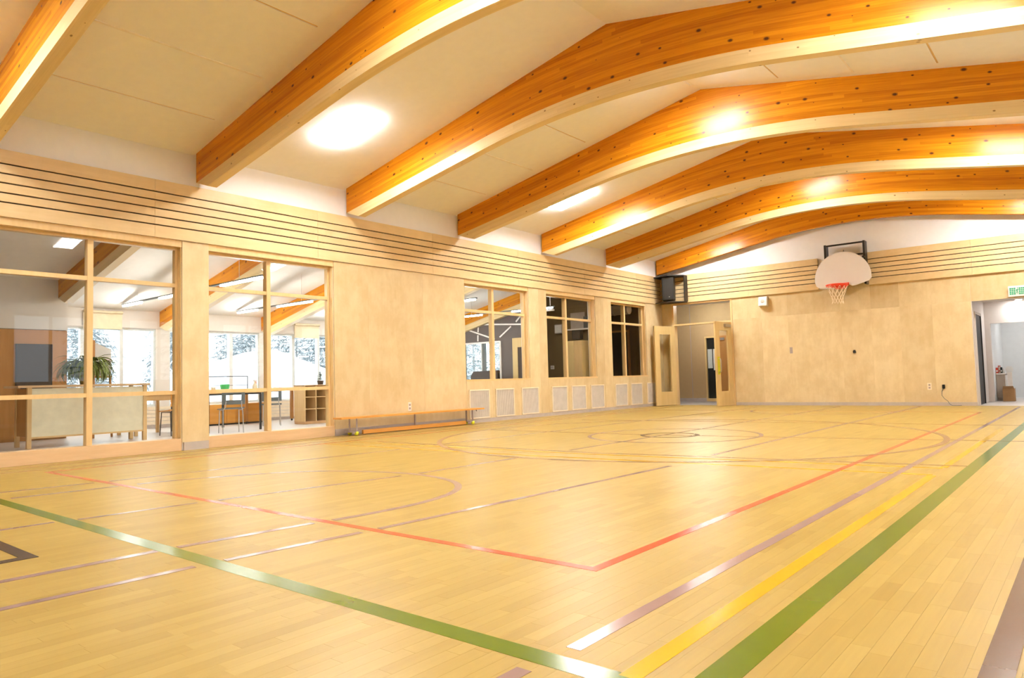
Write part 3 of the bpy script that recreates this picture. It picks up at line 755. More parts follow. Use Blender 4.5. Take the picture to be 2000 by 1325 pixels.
# basketball hoop
hp = thing('basketball_hoop', 'white fan-shaped basketball backboard with red rim on a black wall frame', 'basketball hoop', (4.77, 17.2, 2.7))
for x in (4.37, 5.20):
    box(x-0.022, x+0.022, 17.27, YF-0.07, 2.745, 3.73).build('frame_post', 'black', hp, bevel=0.003)
box(4.398, 5.172, 17.28, 17.32, 3.685, 3.72).build('frame_bar', 'black', hp); box(4.398, 5.172, 17.28, 17.32, 3.415, 3.45).build('frame_bar', 'black', hp)
box(4.398, 5.172, 17.28, 17.32, 2.80, 2.84).build('frame_bar', 'black', hp)
MB().tube([(4.79, 17.20, 3.40), (4.79, 17.20, 3.56)], 0.007, 6).build('pull_rod', 'black', hp)
BYB = 17.17
pts = []
for i in range(0, 25):
    a = math.radians(168-156*i/24); pts.append((4.755+0.602*math.cos(a), 2.905+0.605*math.sin(a)))
pts += [(5.352, 2.95), (5.352, 2.86), (5.30, 2.80), (5.15, 2.755), (5.02, 2.72), (4.95, 2.715), (4.90, 2.74), (4.86, 2.765), (4.65, 2.765), (4.60, 2.725), (4.53, 2.705), (4.40, 2.712), (4.24, 2.725), (4.185, 2.765), (4.155, 2.86), (4.155, 2.95)]
MB().prism(pts, 'y', BYB-0.03, BYB).build('backboard', 'board_white', hp)
for x in (4.37, 5.20):
    for z in (2.82, 3.35): box(x-0.02, x+0.02, BYB, 17.27, z-0.02, z+0.02).build('mount_arm', 'black', hp)
RC = (4.70, BYB-0.30, 2.735)
ringp = [(RC[0]+0.222*math.cos(2*math.pi*k/36), RC[1]+0.222*math.sin(2*math.pi*k/36), RC[2]) for k in range(36)]
MB().tube(ringp, 0.013, 8, True).build('rim', 'rim', hp, True)
MB().tube([(p[0], p[1], p[2]-0.03) for p in ringp], 0.009, 8, True).build('rim', 'rim', hp, True)
MB().prism([(RC[0]-0.19, 2.755), (RC[0]-0.19, 2.795), (RC[0]+0.19, 2.795), (RC[0]+0.19, 2.755), (RC[0]+0.10, 2.66), (RC[0]-0.10, 2.66)], 'y', BYB-0.046, BYB-0.031).build('rim_plate', 'rim', hp)
box(RC[0]-0.09, RC[0]+0.09, BYB-0.10, BYB-0.045, 2.728, 2.742).build('rim_bracket', 'rim', hp)
box(RC[0]-0.205, RC[0]+0.205, RC[1]-0.004, RC[1]+0.004, 2.70, 2.70001) if False else None
nt = MB(); ns = 12; levels = [(0.215, 0.0), (0.185, -0.085), (0.150, -0.17), (0.122, -0.25), (0.112, -0.33), (0.125, -0.39)]
for k in range(ns):
    for sgn in (1, -1):
        pl = []
        for i, (r, z) in enumerate(levels):
            a = 2*math.pi*(k+sgn*0.5*i)/ns; pl.append((RC[0]+r*math.cos(a), RC[1]+r*math.sin(a), RC[2]+z-0.036))
        nt.tube(pl, 0.0042, 5)
nt.build('net', 'net', hp)

# exit sign
t = thing('exit_sign', 'white framed green running-person sign above the right opening', 'sign', (7.98, FY, 2.32))
box(7.795, 8.105, FY-0.075, FY-0.002, 2.205, 2.425).build('sign_housing', 'white', t, bevel=0.006)
box(7.812, 8.088, FY-0.079, FY-0.075, 2.235, 2.395).build('sign_face', 'white', t)
yq = FY-0.082
for x0 in (7.82, 7.974):
    pnl = box(x0, x0+0.10, yq, yq+0.003, 2.245, 2.385).build('green_panel', 'green_sign', t)
    for q in range(1, 3): box(x0+0.10*q/3-0.0022, x0+0.10*q/3+0.0022, yq-0.001, yq, 2.245, 2.385).build('grid_line', 'white', pnl)
    for q in range(1, 4): box(x0, x0+0.10, yq-0.001, yq, 2.245+0.14*q/4-0.0022, 2.245+0.14*q/4+0.0022).build('grid_line', 'white', pnl)
b = MB(); b.sphere((7.957, yq, 2.372), 0.011, 8, (1, 0.25, 1))
def limb(p, q, wv=0.009):
    b.tube([(7.947+(p[0]-8.0)*0.5, yq, p[1]), (7.947+(q[0]-8.0)*0.5, yq, q[1])], wv*0.6, 6)
limb((8.008, 2.352), (7.994, 2.312), 0.014); limb((8.008, 2.350), (8.032, 2.335)); limb((8.032, 2.335), (8.046, 2.348)); limb((8.004, 2.350), (7.978, 2.342)); limb((7.978, 2.342), (7.968, 2.322))
limb((7.994, 2.312), (8.02, 2.29)); limb((8.02, 2.29), (8.012, 2.256)); limb((7.992, 2.312), (7.982, 2.282)); limb((7.982, 2.282), (7.955, 2.268))
b.build('running_figure', 'green_sign', t, True)

# ------------------------------------------------------------------ corridor behind the double door
c = MB()
c.box(-2.2, 4.2, 20.0, 20.12, 0, 2.9); c.box(-2.32, -2.2, YF+0.17, 20.12, 0, 2.9); c.box(4.2, 4.32, YF+0.17, 20.12, 0, 2.9)
struct(c.build('wall_corridor', 'corridor', origin=(1, 20, 0)))
struct(box(-2.3, 4.3, YF-0.0+0.1, 20.1, -0.1, -0.004).build('floor_corridor', 'slate', origin=(1, 19, 0)))
struct(box(-2.3, 4.3, YF+0.17, 20.1, 2.9, 3.0).build('ceiling_corridor', 'cls_ceiling', origin=(1, 19, 2.9)))
struct(box(-2.2, 0.08, 19.985, 19.999, 0, 0.10).build('baseboard_corridor', 'base', origin=(-1, 19.99, 0)))
struct(box(-0.372, -0.36, 19.988, 19.999, 0.10, 2.9).build('trim_1', 'base', origin=(-0.36, 19.99, 0)))
t = struct(thing('door_2', None, None, (0.5, 19.98, 0)))
for x0, x1 in ((0.10, 0.15), (0.50, 0.56), (1.42, 1.48)): box(x0, x1, 19.93, 19.998, 0.0, 1.93).build('door_jamb', 'door', t)
box(0.15, 0.50, 19.93, 19.998, 1.88, 1.93).build('side_light_head', 'door', t); box(0.15, 0.50, 19.93, 19.998, 0.0, 0.09).build('side_light_sill', 'door', t)
box(0.15, 0.50, 19.965, 19.97, 0.09, 1.88).build('side_light_pane', 'glass', t)
box(0.15, 0.50, 19.99, 19.998, 0.09, 1.88).build('room_dark_sheet', 'black_soft', t)  # black sheet painted in for the darkness of an unlit room
box(0.17, 0.31, 19.975, 19.985, 0.98, 1.55).build('hanging_sheet', 'paper', t); box(0.34, 0.46, 19.975, 19.985, 0.92, 1.55).build('hanging_sheet', 'white_and_lit_edge', t)
box(0.56, 1.42, 19.95, 19.998, 0.02, 1.93).build('door_leaf', 'cabinet_brown', t)
box(0.60, 0.72, 19.91, 19.95, 1.80, 1.87).build('door_closer', 'chrome', t)
t = thing('pendant_light', 'slim lit ceiling tube seen through the transom over the double door', 'lamp', (0.55, 18.9, 2.84))
box(0.0, 1.1, 18.86, 18.94, 2.84, 2.899).build('light_housing', 'white', t); box(0.02, 1.08, 18.88, 18.92, 2.82, 2.84).build('diffuser', emit('corridor_tube', (1, 0.95, 0.88, 1), 150), t)

# ------------------------------------------------------------------ corridor behind the right opening
c = MB(); c.box(OX0-0.14, OX0-0.002, YF+0.16, 19.8, 0, 2.6)
struct(c.build('wall_hall_left', 'pink_white', origin=(OX0, 18.5, 0)))
HX = 7.245
c = MB(); c.box(OX0, HX, 19.62, 19.76, 0, 2.6); c.box(HX, 10.4, 19.62, 19.76, 1.80, 2.6); c.box(9.9, 10.4, 19.62, 19.76, 0, 1.80)
struct(c.build('wall_hall_back', 'pink_white', origin=(8, 19.7, 0)))
c = MB(); c.box(HX-0.5, 10.4, 22.0, 22.12, 0, 2.6); c.box(HX-0.12, HX-0.001, 19.762, 22.0, 0, 2.6)
struct(c.build('wall_hall_far', 'cool_white', origin=(8, 22, 0)))
c = MB(); c.box(10.4, 10.52, YF+0.16, 22.1, 0, 2.6); struct(c.build('wall_hall_right', 'cool_white', origin=(10.4, 20, 0)))
struct(box(OX0-0.1, 10.5, YF+0.1, 22.1, -0.1, -0.004).build('floor_hall', 'cls_floor', origin=(8.7, 20, 0)))
struct(box(OX0-0.14, 10.5, YF+0.161, 22.1, 2.30, 2.42).build('ceiling_hall', 'pink_white', origin=(8.7, 20, 2.4)))
struct(box(OX0-0.002, OX0+0.012, YF+0.002, YF+0.16, 0, OZ).build('trim_2', 'pink_white', origin=(OX0, YF, 0)))
struct(box(8.0, 9.9, 21.985, 21.999, 0, 0.10).build('baseboard_hall', 'grey_cab', origin=(9, 21.99, 0)))
for i, (x, y) in enumerate(((7.83, 19.4), (8.9, 18.4), (8.0, 21.0), (9.2, 21.0))):
    t = thing('downlight', ['round ceiling downlight at the top of the right opening', 'round ceiling downlight of the hall out of sight to the right', 'round downlight in the white room behind the hall, left one', 'round downlight in the white room behind the hall, right one'][i], 'lamp', (x, y, 2.29), 'hall downlights')
    MB().lathe((x, y, 2.285), [(0.075, 0), (0.085, 0.004), (0.085, 0.0145)], 20).build('trim_ring', 'white', t, True)
    MB().lathe((x, y, 2.281), [(0.055, 0), (0.055, 0.004)], 20).build('lens', 'downlight', t)
# black door in the hall's left wall
t = struct(thing('door_3', None, None, (OX0+0.01, 18.3, 0)))
box(OX0-0.001, OX0+0.012, 17.86, 18.72, 0.0, 1.93).build('door_leaf', 'black_soft', t)
for y in (17.80, 18.72): box(OX0-0.001, OX0+0.03, y, y+0.06, 0, 1.99).build('door_jamb', 'black' if y > 18 else 'pink_white', t)
box(OX0-0.001, OX0+0.03, 17.86, 18.72, 1.93, 1.99).build('door_head', 'grey_cab', t)
# cabinets and clutter
t = thing('low_cabinet', 'taupe low cabinet with clutter on top in the hall opening', 'cabinet', (7.33, 20.2, 0))
box(7.25, 7.42, 20.12, 20.8, 0.10, 0.62).build('carcass', 'grey_cab', t); box(7.25, 7.44, 20.10, 20.8, 0.62, 0.645).build('top', 'white', t)
box(7.26, 7.40, 20.15, 20.75, 0.0, 0.10).build('plinth', 'base', t); box(7.421, 7.428, 20.14, 20.78, 0.12, 0.60).build('door', 'white', t)
rr = random.Random(5)
cols = ['red', 'white', 'black', 'paper', 'red', 'white', 'card']
for i, (x, y, wd, hh) in enumerate(((7.275, 20.18, 0.04, 0.13), (7.32, 20.22, 0.035, 0.16), (7.36, 20.18, 0.03, 0.14), (7.40, 20.22, 0.035, 0.12), (7.30, 20.42, 0.05, 0.18))):
    t = thing('box_file', ['red slim box at the left end of the low cabinet top', 'white slim box second on the low cabinet top', 'black slim box in the middle of the low cabinet top', 'pale slim box on the right of the low cabinet top', 'second red box standing behind on the low cabinet top'][i], 'box', (x, y, 0.6455), 'things on the low cabinet')
    box(x-wd/2, x+wd/2, y-0.05, y+0.05, 0.6455, 0.6455+hh).build('box_body', cols[i], t, bevel=0.003); box(x-wd*0.35, x+wd*0.35, y-0.0525, y-0.05, 0.68, 0.72).build('box_label', 'paper' if i != 1 else 'red', t)
t = thing('round_clock', 'round white plate leaning on the low cabinet', 'plate', (7.50, 20.0, 0.62))
b = MB(); b.lathe((0, 0, 0), [(0.07, 0), (0.075, 0.008), (0.03, 0.014)], 20); b.v = [(7.505+v[0], 20.25-v[2], 0.73+v[1]) for v in b.v]; b.build('dial', 'paper', t, True)
box(7.46, 7.55, 20.25, 20.30, 0.0, 0.80).build('stand', 'white', t)
t = thing('cardboard_box', 'brown cardboard box on the floor of the right hall', 'box', (7.50, 19.95, 0))
for a in ((7.385, 7.61, 19.82, 19.826), (7.385, 7.61, 20.09, 20.096)): box(*a, 0, 0.30).build('side', 'card', t)
for a in ((7.385, 7.391, 19.826, 20.09), (7.604, 7.61, 19.826, 20.09)): box(*a, 0, 0.30).build('side', 'card', t)
box(7.391, 7.604, 19.826, 20.09, 0, 0.01).build('bottom', 'card', t)
MB().hexa([(7.39, 19.82, 0.30), (7.605, 19.82, 0.30), (7.605, 19.826, 0.30), (7.39, 19.826, 0.30), (7.40, 19.76, 0.35), (7.595, 19.76, 0.35), (7.595, 19.766, 0.35), (7.40, 19.766, 0.35)]).build('flap', 'card', t)
b = MB()
for k in range(5): b.sphere((7.43+0.035*k, 19.9+0.03*(k % 2), 0.27+0.02*(k % 3)), 0.045, 6)
b.build('crumpled_paper', 'paper', t, True)

# ------------------------------------------------------------------ classroom shell
EX = -6.0; CY0, CY1 = 1.0, 14.80
def zc(x): return 2.42+0.2151*(x-EX)
cr = MB(); xa, xb = EX-0.16, -0.24
cr.hexa([(xa, CY0-0.1, zc(xa)), (xb, CY0-0.1, zc(xb)), (xb, 17.4, zc(xb)), (xa, 17.4, zc(xa)), (xa, CY0-0.1, zc(xa)+0.15), (xb, CY0-0.1, zc(xb)+0.15), (xb, 17.4, zc(xb)+0.15), (xa, 17.4, zc(xa)+0.15)])
xb = -2.45; cr.hexa([(xa, 17.4, zc(xa)), (xb, 17.4, zc(xb)), (xb, 20, zc(xb)), (xa, 20, zc(xa)), (xa, 17.4, zc(xa)+0.15), (xb, 17.4, zc(xb)+0.15), (xb, 20, zc(xb)+0.15), (xa, 20, zc(xa)+0.15)])
struct(cr.build('ceiling_classroom', 'cls_ceiling', origin=(-3, 8, 3)))
struct(box(EX-0.16, -0.24, CY0, 17.4, -0.1, -0.003).box(EX-0.16, -2.45, 17.4, 20, -0.1, -0.003).build('floor_classroom', 'cls_floor', origin=(-3, 8, 0)))
struct(box(EX-0.16, -0.24, CY0-0.12, CY0, 0, 4).build('wall_classroom_near', 'cls_wall', origin=(-3, CY0, 0)))
struct(box(EX-0.16, -2.45, 19.9, 20.0, 0, 4).box(-2.45, -2.36, 17.4, 20.0, 0, 4).build('wall_classroom_far', 'taupe', origin=(-3, 20, 0)))
SZ, HZ = 0.46, 2.04
ex = MB(); ex.box(EX-0.16, EX, CY0, 20, 0, SZ-0.01); ex.box(EX-0.16, EX, CY0, 20, HZ+0.01, 2.6)
panes = {'window_6': [(4.62, 5.22), (5.26, 5.94), (5.98, 6.60)], 'window_7': [(6.92, 7.58), (7.62, 8.27), (8.33, 8.98)], 'window_8': [(9.30, 9.89), (9.94, 10.62), (10.66, 11.30)], 'window_11': [(11.62, 12.25), (12.30, 12.95), (13.0, 13.65)], 'window_9': [(15.0, 15.9), (16.0, 16.9), (17.0, 17.9)]}  # the fourth group is unseen, added for its daylight in the classroom
edges = [CY0, 4.60, 6.62, 6.90, 9.00, 9.28, 11.32, 11.60, 13.67, 14.98, 17.92, 20]
for i in range(0, len(edges), 2): ex.box(EX-0.16, EX, edges[i], edges[i+1], SZ-0.01, HZ+0.01)
struct(ex.build('wall_classroom_outer', 'cls_wall', origin=(EX, 8, 0)))
for nm, pl in panes.items():
    wd = struct(thing(nm, None, None, (EX-0.08, pl[1][0], SZ)))
    y0, y1 = pl[0][0]-0.02, pl[-1][1]+0.02
    box(EX-0.13, EX-0.03, y0, y1, SZ-0.01, SZ+0.03).build('sill_bar', 'alum', wd); box(EX-0.13, EX-0.03, y0, y1, HZ-0.03, HZ+0.01).build('head_bar', 'alum', wd)
    box(EX-0.13, EX-0.03, y0, pl[0][0]+0.015, SZ+0.03, HZ-0.03).build('frame_post', 'alum', wd); box(EX-0.13, EX-0.03, pl[-1][1]-0.015, y1, SZ+0.03, HZ-0.03).build('frame_post', 'alum', wd)
    for i, (a, b_) in enumerate(pl):
        if i: box(EX-0.13, EX-0.02, pl[i-1][1]-0.012, a+0.012, SZ+0.03, HZ-0.03).build('mullion', 'alum', wd)
        box(EX-0.083, EX-0.077, a+0.012, b_-0.012, SZ+0.03, HZ-0.03).build('pane', 'glass', wd)
bl = struct(box(EX, EX+0.02, 4.55, 11.7, HZ+0.02, HZ+0.05).build('trim_3', 'cls_wall', origin=(EX, 8, HZ)))
for i, (y0, y1, z0) in enumerate(((5.24, 5.95, 2.055), (9.92, 10.63, 2.0))):
    t = thing('roller_blind', ['cream roller blind rolled up over the left classroom window group', 'cream roller blind rolled up over the right classroom window group'][i], 'blind', (EX+0.03, (y0+y1)/2, z0), 'roller blinds')
    box(EX+0.022, EX+0.028, y0, y1, z0-0.02, z0+0.30).build('fabric', 'blind', t); box(EX+0.018, EX+0.034, y0, y1, z0-0.035, z0-0.02).build('hem_bar', 'blind', t)
    b = MB(); b.tube([(EX+0.05, y0, z0+0.30), (EX+0.05, y1, z0+0.30)], 0.028, 12); b.build('roller', 'blind', t, True)
# white slatted heater casing below the right windows
t = thing('heater_casing', 'long white slatted heater casing under the classroom windows', 'heater', (EX+0.06, 10, 0))
box(EX+0.001, EX+0.05, 8.95, 11.6, 0.06, 0.44).build('back_panel', 'cls_wall', t)
for k in range(5): box(EX+0.05, EX+0.064, 8.95, 11.6, 0.075+0.075*k, 0.135+0.075*k).build('slat', 'cream_panel' if False else 'grille_frame', t)
box(EX+0.001, EX+0.075, 8.94, 11.61, 0.44, 0.455).build('cover', 'cls_wall', t); box(EX+0.01, EX+0.045, 8.97, 11.58, 0, 0.06).build('plinth', 'base', t)
t = thing('heater_casing', 'white slatted heater casing behind the small beige table', 'heater', (EX+0.06, 5.6, 0))
box(EX+0.001, EX+0.05, 4.62, 7.3, 0.06, 0.44).build('back_panel', 'cls_wall', t)
for k in range(5): box(EX+0.05, EX+0.064, 4.62, 7.3, 0.075+0.075*k, 0.135+0.075*k).build('slat', 'grille_frame', t)
box(EX+0.01, EX+0.045, 4.65, 7.28, 0, 0.06).build('plinth', 'base', t)
# classroom beams
def zcb(x): return 2.10+0.22*(x-EX)
for i, (y, xe, lab) in enumerate(((4.37, -4.6, 'brown classroom roof beam nearest, seen in the left window'), (6.70, EX, 'orange classroom roof beam second, seen in the second window'), (9.04, EX, 'orange classroom roof beam third, at the right of the second window'), (11.85, EX, 'orange classroom roof beam fourth, at the top of the third window'), (14.66, EX, 'orange classroom roof beam against the charcoal end wall'))):
    t = thing('classroom_beam', lab, 'beam', (-3, y, 2.6), 'classroom roof beams')
    for nm, m, lo, hi in (('stained_web', 'beam', lambda x: zcb(x), lambda x: zc(x)+0.003), ('pale_bottom_lamination', 'beam_pale', lambda x: zcb(x)-0.165*min(1, max(0, x-xe)/0.3)-0.001, lambda x: zcb(x))):
        xs = [xe, xe+0.1, xe+0.2, xe+0.3, (xe-0.25)/2, -0.241]
        b = MB(); n = len(xs); vs = []
        for yy in (y, y+0.13): vs += [(x, yy, lo(x)) for x in xs]+[(x, yy, hi(x)) for x in xs]
        fs = []; o2 = 2*n
        for q in range(n-1): fs += [(q, q+1, n+q+1, n+q), (o2+q+1, o2+q, o2+n+q, o2+n+q+1), (q+1, q, o2+q, o2+q+1), (n+q, n+q+1, o2+n+q+1, o2+n+q)]
        fs += [(0, n, o2+n, o2), (n-1, o2+n-1, o2+2*n-1, 2*n-1)]
        b.add(vs, fs); o = b.build(nm, m, t); me = o.data; uv = me.uv_layers.new(name='grain'); off = WL[t.name]
        for lp in me.loops:
            cc = me.vertices[lp.vertex_index].co; uv.data[lp.index].uv = (cc.x+off.x, cc.z+off.z-zcb(cc.x+off.x)+6)
# pendant rows
for i, (y, lab) in enumerate(((5.80, 'suspended tube lamp row in front of the second classroom beam'), (8.20, 'suspended tube lamp row between the second and third classroom beams'), (10.55, 'suspended tube lamp row beyond the third classroom beam'), (13.2, 'suspended tube lamp row nearest the charcoal end wall'))):
    t = thing('suspended_lamp_row', lab, 'lamp', (-3.2, y, 2.45), 'classroom lamp rows')
    xe = -5.55
    box(xe, -0.5, y-0.03, y+0.03, 2.462, 2.485).build('housing', 'grey_plastic', t)
    segs = ((xe+0.03, -4.75), (-3.95, -2.75), (-1.75, -0.55))
    for a, b_ in segs: box(a, b_, y-0.028, y+0.028, 2.432, 2.462).build('tube', 'pendant', t)
    for x in (-4.9, -3.1, -1.2): MB().tube([(x, y, 2.485), (x, y, zc(x))], 0.004, 5).build('hanger_wire', 'white', t)
# left block: brown cupboard wall with dark board
bk = MB(); bk.box(EX, -4.602, CY0, 4.52, 1.86, zc(-4.6)+0.02); struct(bk.build('wall_alcove', 'cls_wall', origin=(-5, 3, 1.8)))
t = thing('storage_cupboard', 'tall brown wooden cupboard behind the desk in the left window', 'cupboard', (-5.1, 3, 0))
box(EX+0.01, -4.62, CY0+0.01, 4.52, 0, 1.855).build('carcass', 'cabinet_brown', t)
for a, b_ in ((1.05, 2.2), (2.21, 3.38), (3.39, 4.51)): box(-4.619, -4.60, a, b_, 0.05, 1.85).build('door', 'cabinet_brown', t)
t = thing('display_board', 'dark grey felt board leaning on the brown cupboard', 'board', (-4.58, 4.04, 0.9))
box(-4.598, -4.575, 3.765, 4.275, 0.80, 1.60).build('felt', 'chalk', t); 
for a in ((3.755, 3.765, 0.79, 1.61), (4.275, 4.285, 0.79, 1.61)): box(-4.598, -4.572, *a).build('edge_strip', 'black', t)
box(-4.598, -4.572, 3.765, 4.275, 0.79, 0.80).build('edge_strip', 'black', t); box(-4.598, -4.572, 3.765, 4.275, 1.60, 1.61).build('edge_strip', 'black', t)
# counter desk
t = thing('teacher_desk', 'tall birch counter desk with cream front panel in the left window', 'desk', (-2.9, 4.2, 0))
for y in (3.36, 4.945):
    for x in (-3.16, -2.655): box(x, x+0.055, y, y+0.055, 0, 0.868).build('leg', 'birch', t)
box(-2.63, -2.612, 3.415, 4.945, 0.165, 0.855).build('front_panel', 'cream_panel', t)
box(-3.105, -2.655, 3.375, 3.395, 0.165, 0.855).build('side_panel', 'cabinet_brown', t); box(-3.105, -2.655, 4.965, 4.985, 0.165, 0.855).build('side_panel', 'birch', t)
box(-2.645, -2.605, 3.415, 4.945, 0.14, 0.165).build('panel_rail', 'birch', t)
box(-3.24, -2.58, 3.24, 5.04, 0.868, 0.90).build('desk_top', 'sill', t, bevel=0.004)
# spider plant
def leafblade(b, base, az, ln, lift, droop, wd, rnd, segs=7):
    pts = []; x = 0; z = 0; a = lift
    for i in range(segs+1):
        pts.append((x, z)); x += math.cos(a)*ln/segs; z += math.sin(a)*ln/segs; a -= droop/segs
    c, s = math.cos(az), math.sin(az); o = len(b.v)
    for i, (px, pz) in enumerate(pts):
        ww = wd*math.sin(math.pi*min(0.98, max(0.06, (i+0.6)/(segs+1))))
        for sg in (-1, 1): b.v.append((base[0]+c*px-s*ww*sg, base[1]+s*px+c*ww*sg, base[2]+pz))
        b.v.append((base[0]+c*px, base[1]+s*px, base[2]+pz-ww*0.5))
    for i in range(segs):
        q = o+3*i; b.f += [(q, q+2, q+5, q+3), (q+2, q+1, q+4, q+5)]
PL = (-3.0, 4.26, 0.9005)
t = thing('spider_plant', 'bushy green spider plant in a tan pot on the counter desk', 'plant', PL)
MB().lathe(PL, [(0.085, 0), (0.12, 0.20), (0.128, 0.205), (0.128, 0.235), (0.11, 0.235)], 20).build('pot', 'pot_tan', t, True)
rp2 = random.Random(11)
for k in range(230):
    b = MB(); az = rp2.uniform(0, 2*math.pi)
    leafblade(b, (PL[0]+0.06*math.cos(az), PL[1]+0.06*math.sin(az), PL[2]+0.225), az, rp2.uniform(0.32, 0.58), rp2.uniform(0.5, 1.45), rp2.uniform(2.3, 3.7), rp2.uniform(0.012, 0.020), rp2)
    b.v = [(v[0], v[1], max(v[2], PL[2]+0.006)) if -3.26 < v[0] < -2.56 else v for v in b.v]
    b.build('leaf', 'leaf', t)
# easel
t = thing('easel', 'brown wooden post easel with a pale sheet behind the spider plant', 'easel', (-4.0, 4.62, 0))
box(-4.02, -3.97, 4.68, 4.73, 0, 1.66).build('post', 'cabinet_brown', t)
MB().hexa([(-4.0, 4.74, 1.05), (-3.96, 4.98, 1.05), (-3.98, 4.98, 1.05), (-4.02, 4.74, 1.05), (-4.0, 4.74, 1.62), (-3.96, 4.98, 1.50), (-3.98, 4.98, 1.50), (-4.02, 4.74, 1.62)]).build('sheet', 'paper', t)
box(-4.02, -3.97, 4.74, 5.00, 1.02, 1.05).build('ledge', 'cabinet_brown', t); MB().tube([(-4.0, 4.98, 1.02), (-4.1, 5.05, 0.0)], 0.018, 6).build('leg', 'cabinet_brown', t)
# small beige table
t = thing('side_table', 'small beige table to the right of the counter desk', 'table', (-3.9, 5.7, 0))
box(-4.45, -3.60, 5.20, 6.02, 0.70, 0.73).build('tabletop', 'cream_panel', t, bevel=0.004); box(-4.41, -3.64, 5.24, 5.98, 0.60, 0.70).build('apron', 'birch', t)
for x in (-4.40, -3.70):
    for y in (5.25, 5.92): box(x, x+0.05, y, y+0.05, 0, 0.60).build('leg', 'birch', t)
def chair(name, label, loc, rz, shell, legm, hole=True, group=None):
    t = bpy.data.objects.new(name, None); COL.objects.link(t); t.location = loc; t.rotation_euler = (0, 0, rz); WL[t.name] = Vector((0, 0, 0)); tag(t, label, 'chair', group)
    b = MB()   # curved seat, front at +x, back at -x
    n = 6
    for i in range(n):
        u0, u1 = -0.19+0.38*i/n, -0.19+0.38*(i+1)/n; z0 = 0.415+0.02*((u0/0.19)**2)*(1 if u0 < 0 else -0.4); z1 = 0.415+0.02*((u1/0.19)**2)*(1 if u1 < 0 else -0.4)
        b.hexa([(u0, -0.19, z0), (u1, -0.19, z1), (u1, 0.19, z1), (u0, 0.19, z0), (u0, -0.19, z0+0.016), (u1, -0.19, z1+0.016), (u1, 0.19, z1+0.016), (u0, 0.19, z0+0.016)])
    b.build('seat', shell, t, True)
    b = MB(); m_ = 12
    def back(y): return -0.235+0.10*(y/0.2)**2*0.35
    zs = [(0.50, 0.575), (0.575, 0.685), (0.685, 0.73)]
    for j in range(m_):
        y0, y1 = -0.19+0.38*j/m_, -0.19+0.38*(j+1)/m_
        for k, (za, zb2) in enumerate(zs):
            if hole and k == 1 and 2 <= j <= 9: continue
            b.hexa([(back(y0), y0, za), (back(y0)+0.012, y0, za), (back(y1)+0.012, y1, za), (back(y1), y1, za), (back(y0)-0.02, y0, zb2), (back(y0)-0.008, y0, zb2), (back(y1)-0.008, y1, zb2), (back(y1)-0.02, y1, zb2)])
    b.build('backrest', shell, t, True)
    for sy in (-0.17, 0.17):
        MB().tube([(-0.19, sy, 0.0), (-0.15, sy*0.95, 0.40), (-0.20, sy*0.8, 0.45), (-0.235, sy*0.75, 0.56)], 0.009, 8).build('rear_leg', legm, t, True)
        MB().tube([(0.17, sy, 0.0), (0.13, sy*0.95, 0.40), (-0.14, sy*0.92, 0.405)], 0.009, 8).build('front_leg', legm, t, True)
    return t
chair('classroom_chair', 'grey plastic chair with a slot in its back before the black-legged table', (-2.62, 6.43, 0), math.radians(163), 'grey_plastic', 'chrome')
chair('classroom_chair', 'second grey plastic chair behind the window mullion by the orange-legged table', (-3.92, 8.02, 0), math.radians(150), 'grey_plastic', 'chrome')
chair('wooden_chair', 'orange wooden chair partly behind the first wall column', (-3.2, 5.72, 0), math.radians(185), 'orange_bench', 'pot_dark', False)
# black legged tables
t = thing('work_table', 'long table with thin black legs in the second window', 'table', (-3.7, 6.6, 0))
box(-4.45, -2.95, 6.15, 7.28, 0.69, 0.715).build('tabletop', 'birch', t, bevel=0.004)
for x in (-4.40, -3.02):
    for y in (6.2, 7.21): box(x, x+0.032, y, y+0.032, 0, 0.66).build('leg', 'black', t)
for a in ((-4.40, -2.99, 6.2, 6.23), (-4.40, -2.99, 7.21, 7.24)): box(*a, 0.66, 0.69).build('rail', 'black', t)
for x in (-4.40, -3.02): box(x, x+0.03, 6.23, 7.21, 0.66, 0.69).build('rail', 'black', t)
t = thing('work_table', 'second table with orange wooden legs and blue paper on it', 'table', (-4.6, 9.0, 0))
box(-5.2, -4.15, 8.05, 9.35, 0.70, 0.725).build('tabletop', 'birch', t, bevel=0.004)
for x in (-5.15, -4.26):
    for y in (8.12, 9.24): box(x, x+0.06, y, y+0.06, 0.05, 0.70).build('leg', 'cabinet_brown', t)
for x in (-5.12, -4.23):
    for y in (8.15, 9.27): MB().sphere((x, y, 0.025), 0.024, 8).build('castor', 'black', t, True)
# long low orange cupboard under the windows
t = thing('low_cupboard', 'long low orange wooden cupboard under the middle classroom windows', 'cupboard', (-5.6, 7.9, 0))
box(EX+0.08, -5.30, 7.35, 8.68, 0.03, 0.44).build('carcass', 'orange_bench', t)
for a, b_ in ((7.36, 7.79), (7.80, 8.23), (8.24, 8.67)): box(-5.299, -5.285, a, b_, 0.05, 0.43).build('door', 'orange_bench', t)
box(EX+0.1, -5.32, 7.37, 8.66, 0, 0.03).build('plinth', 'black', t)
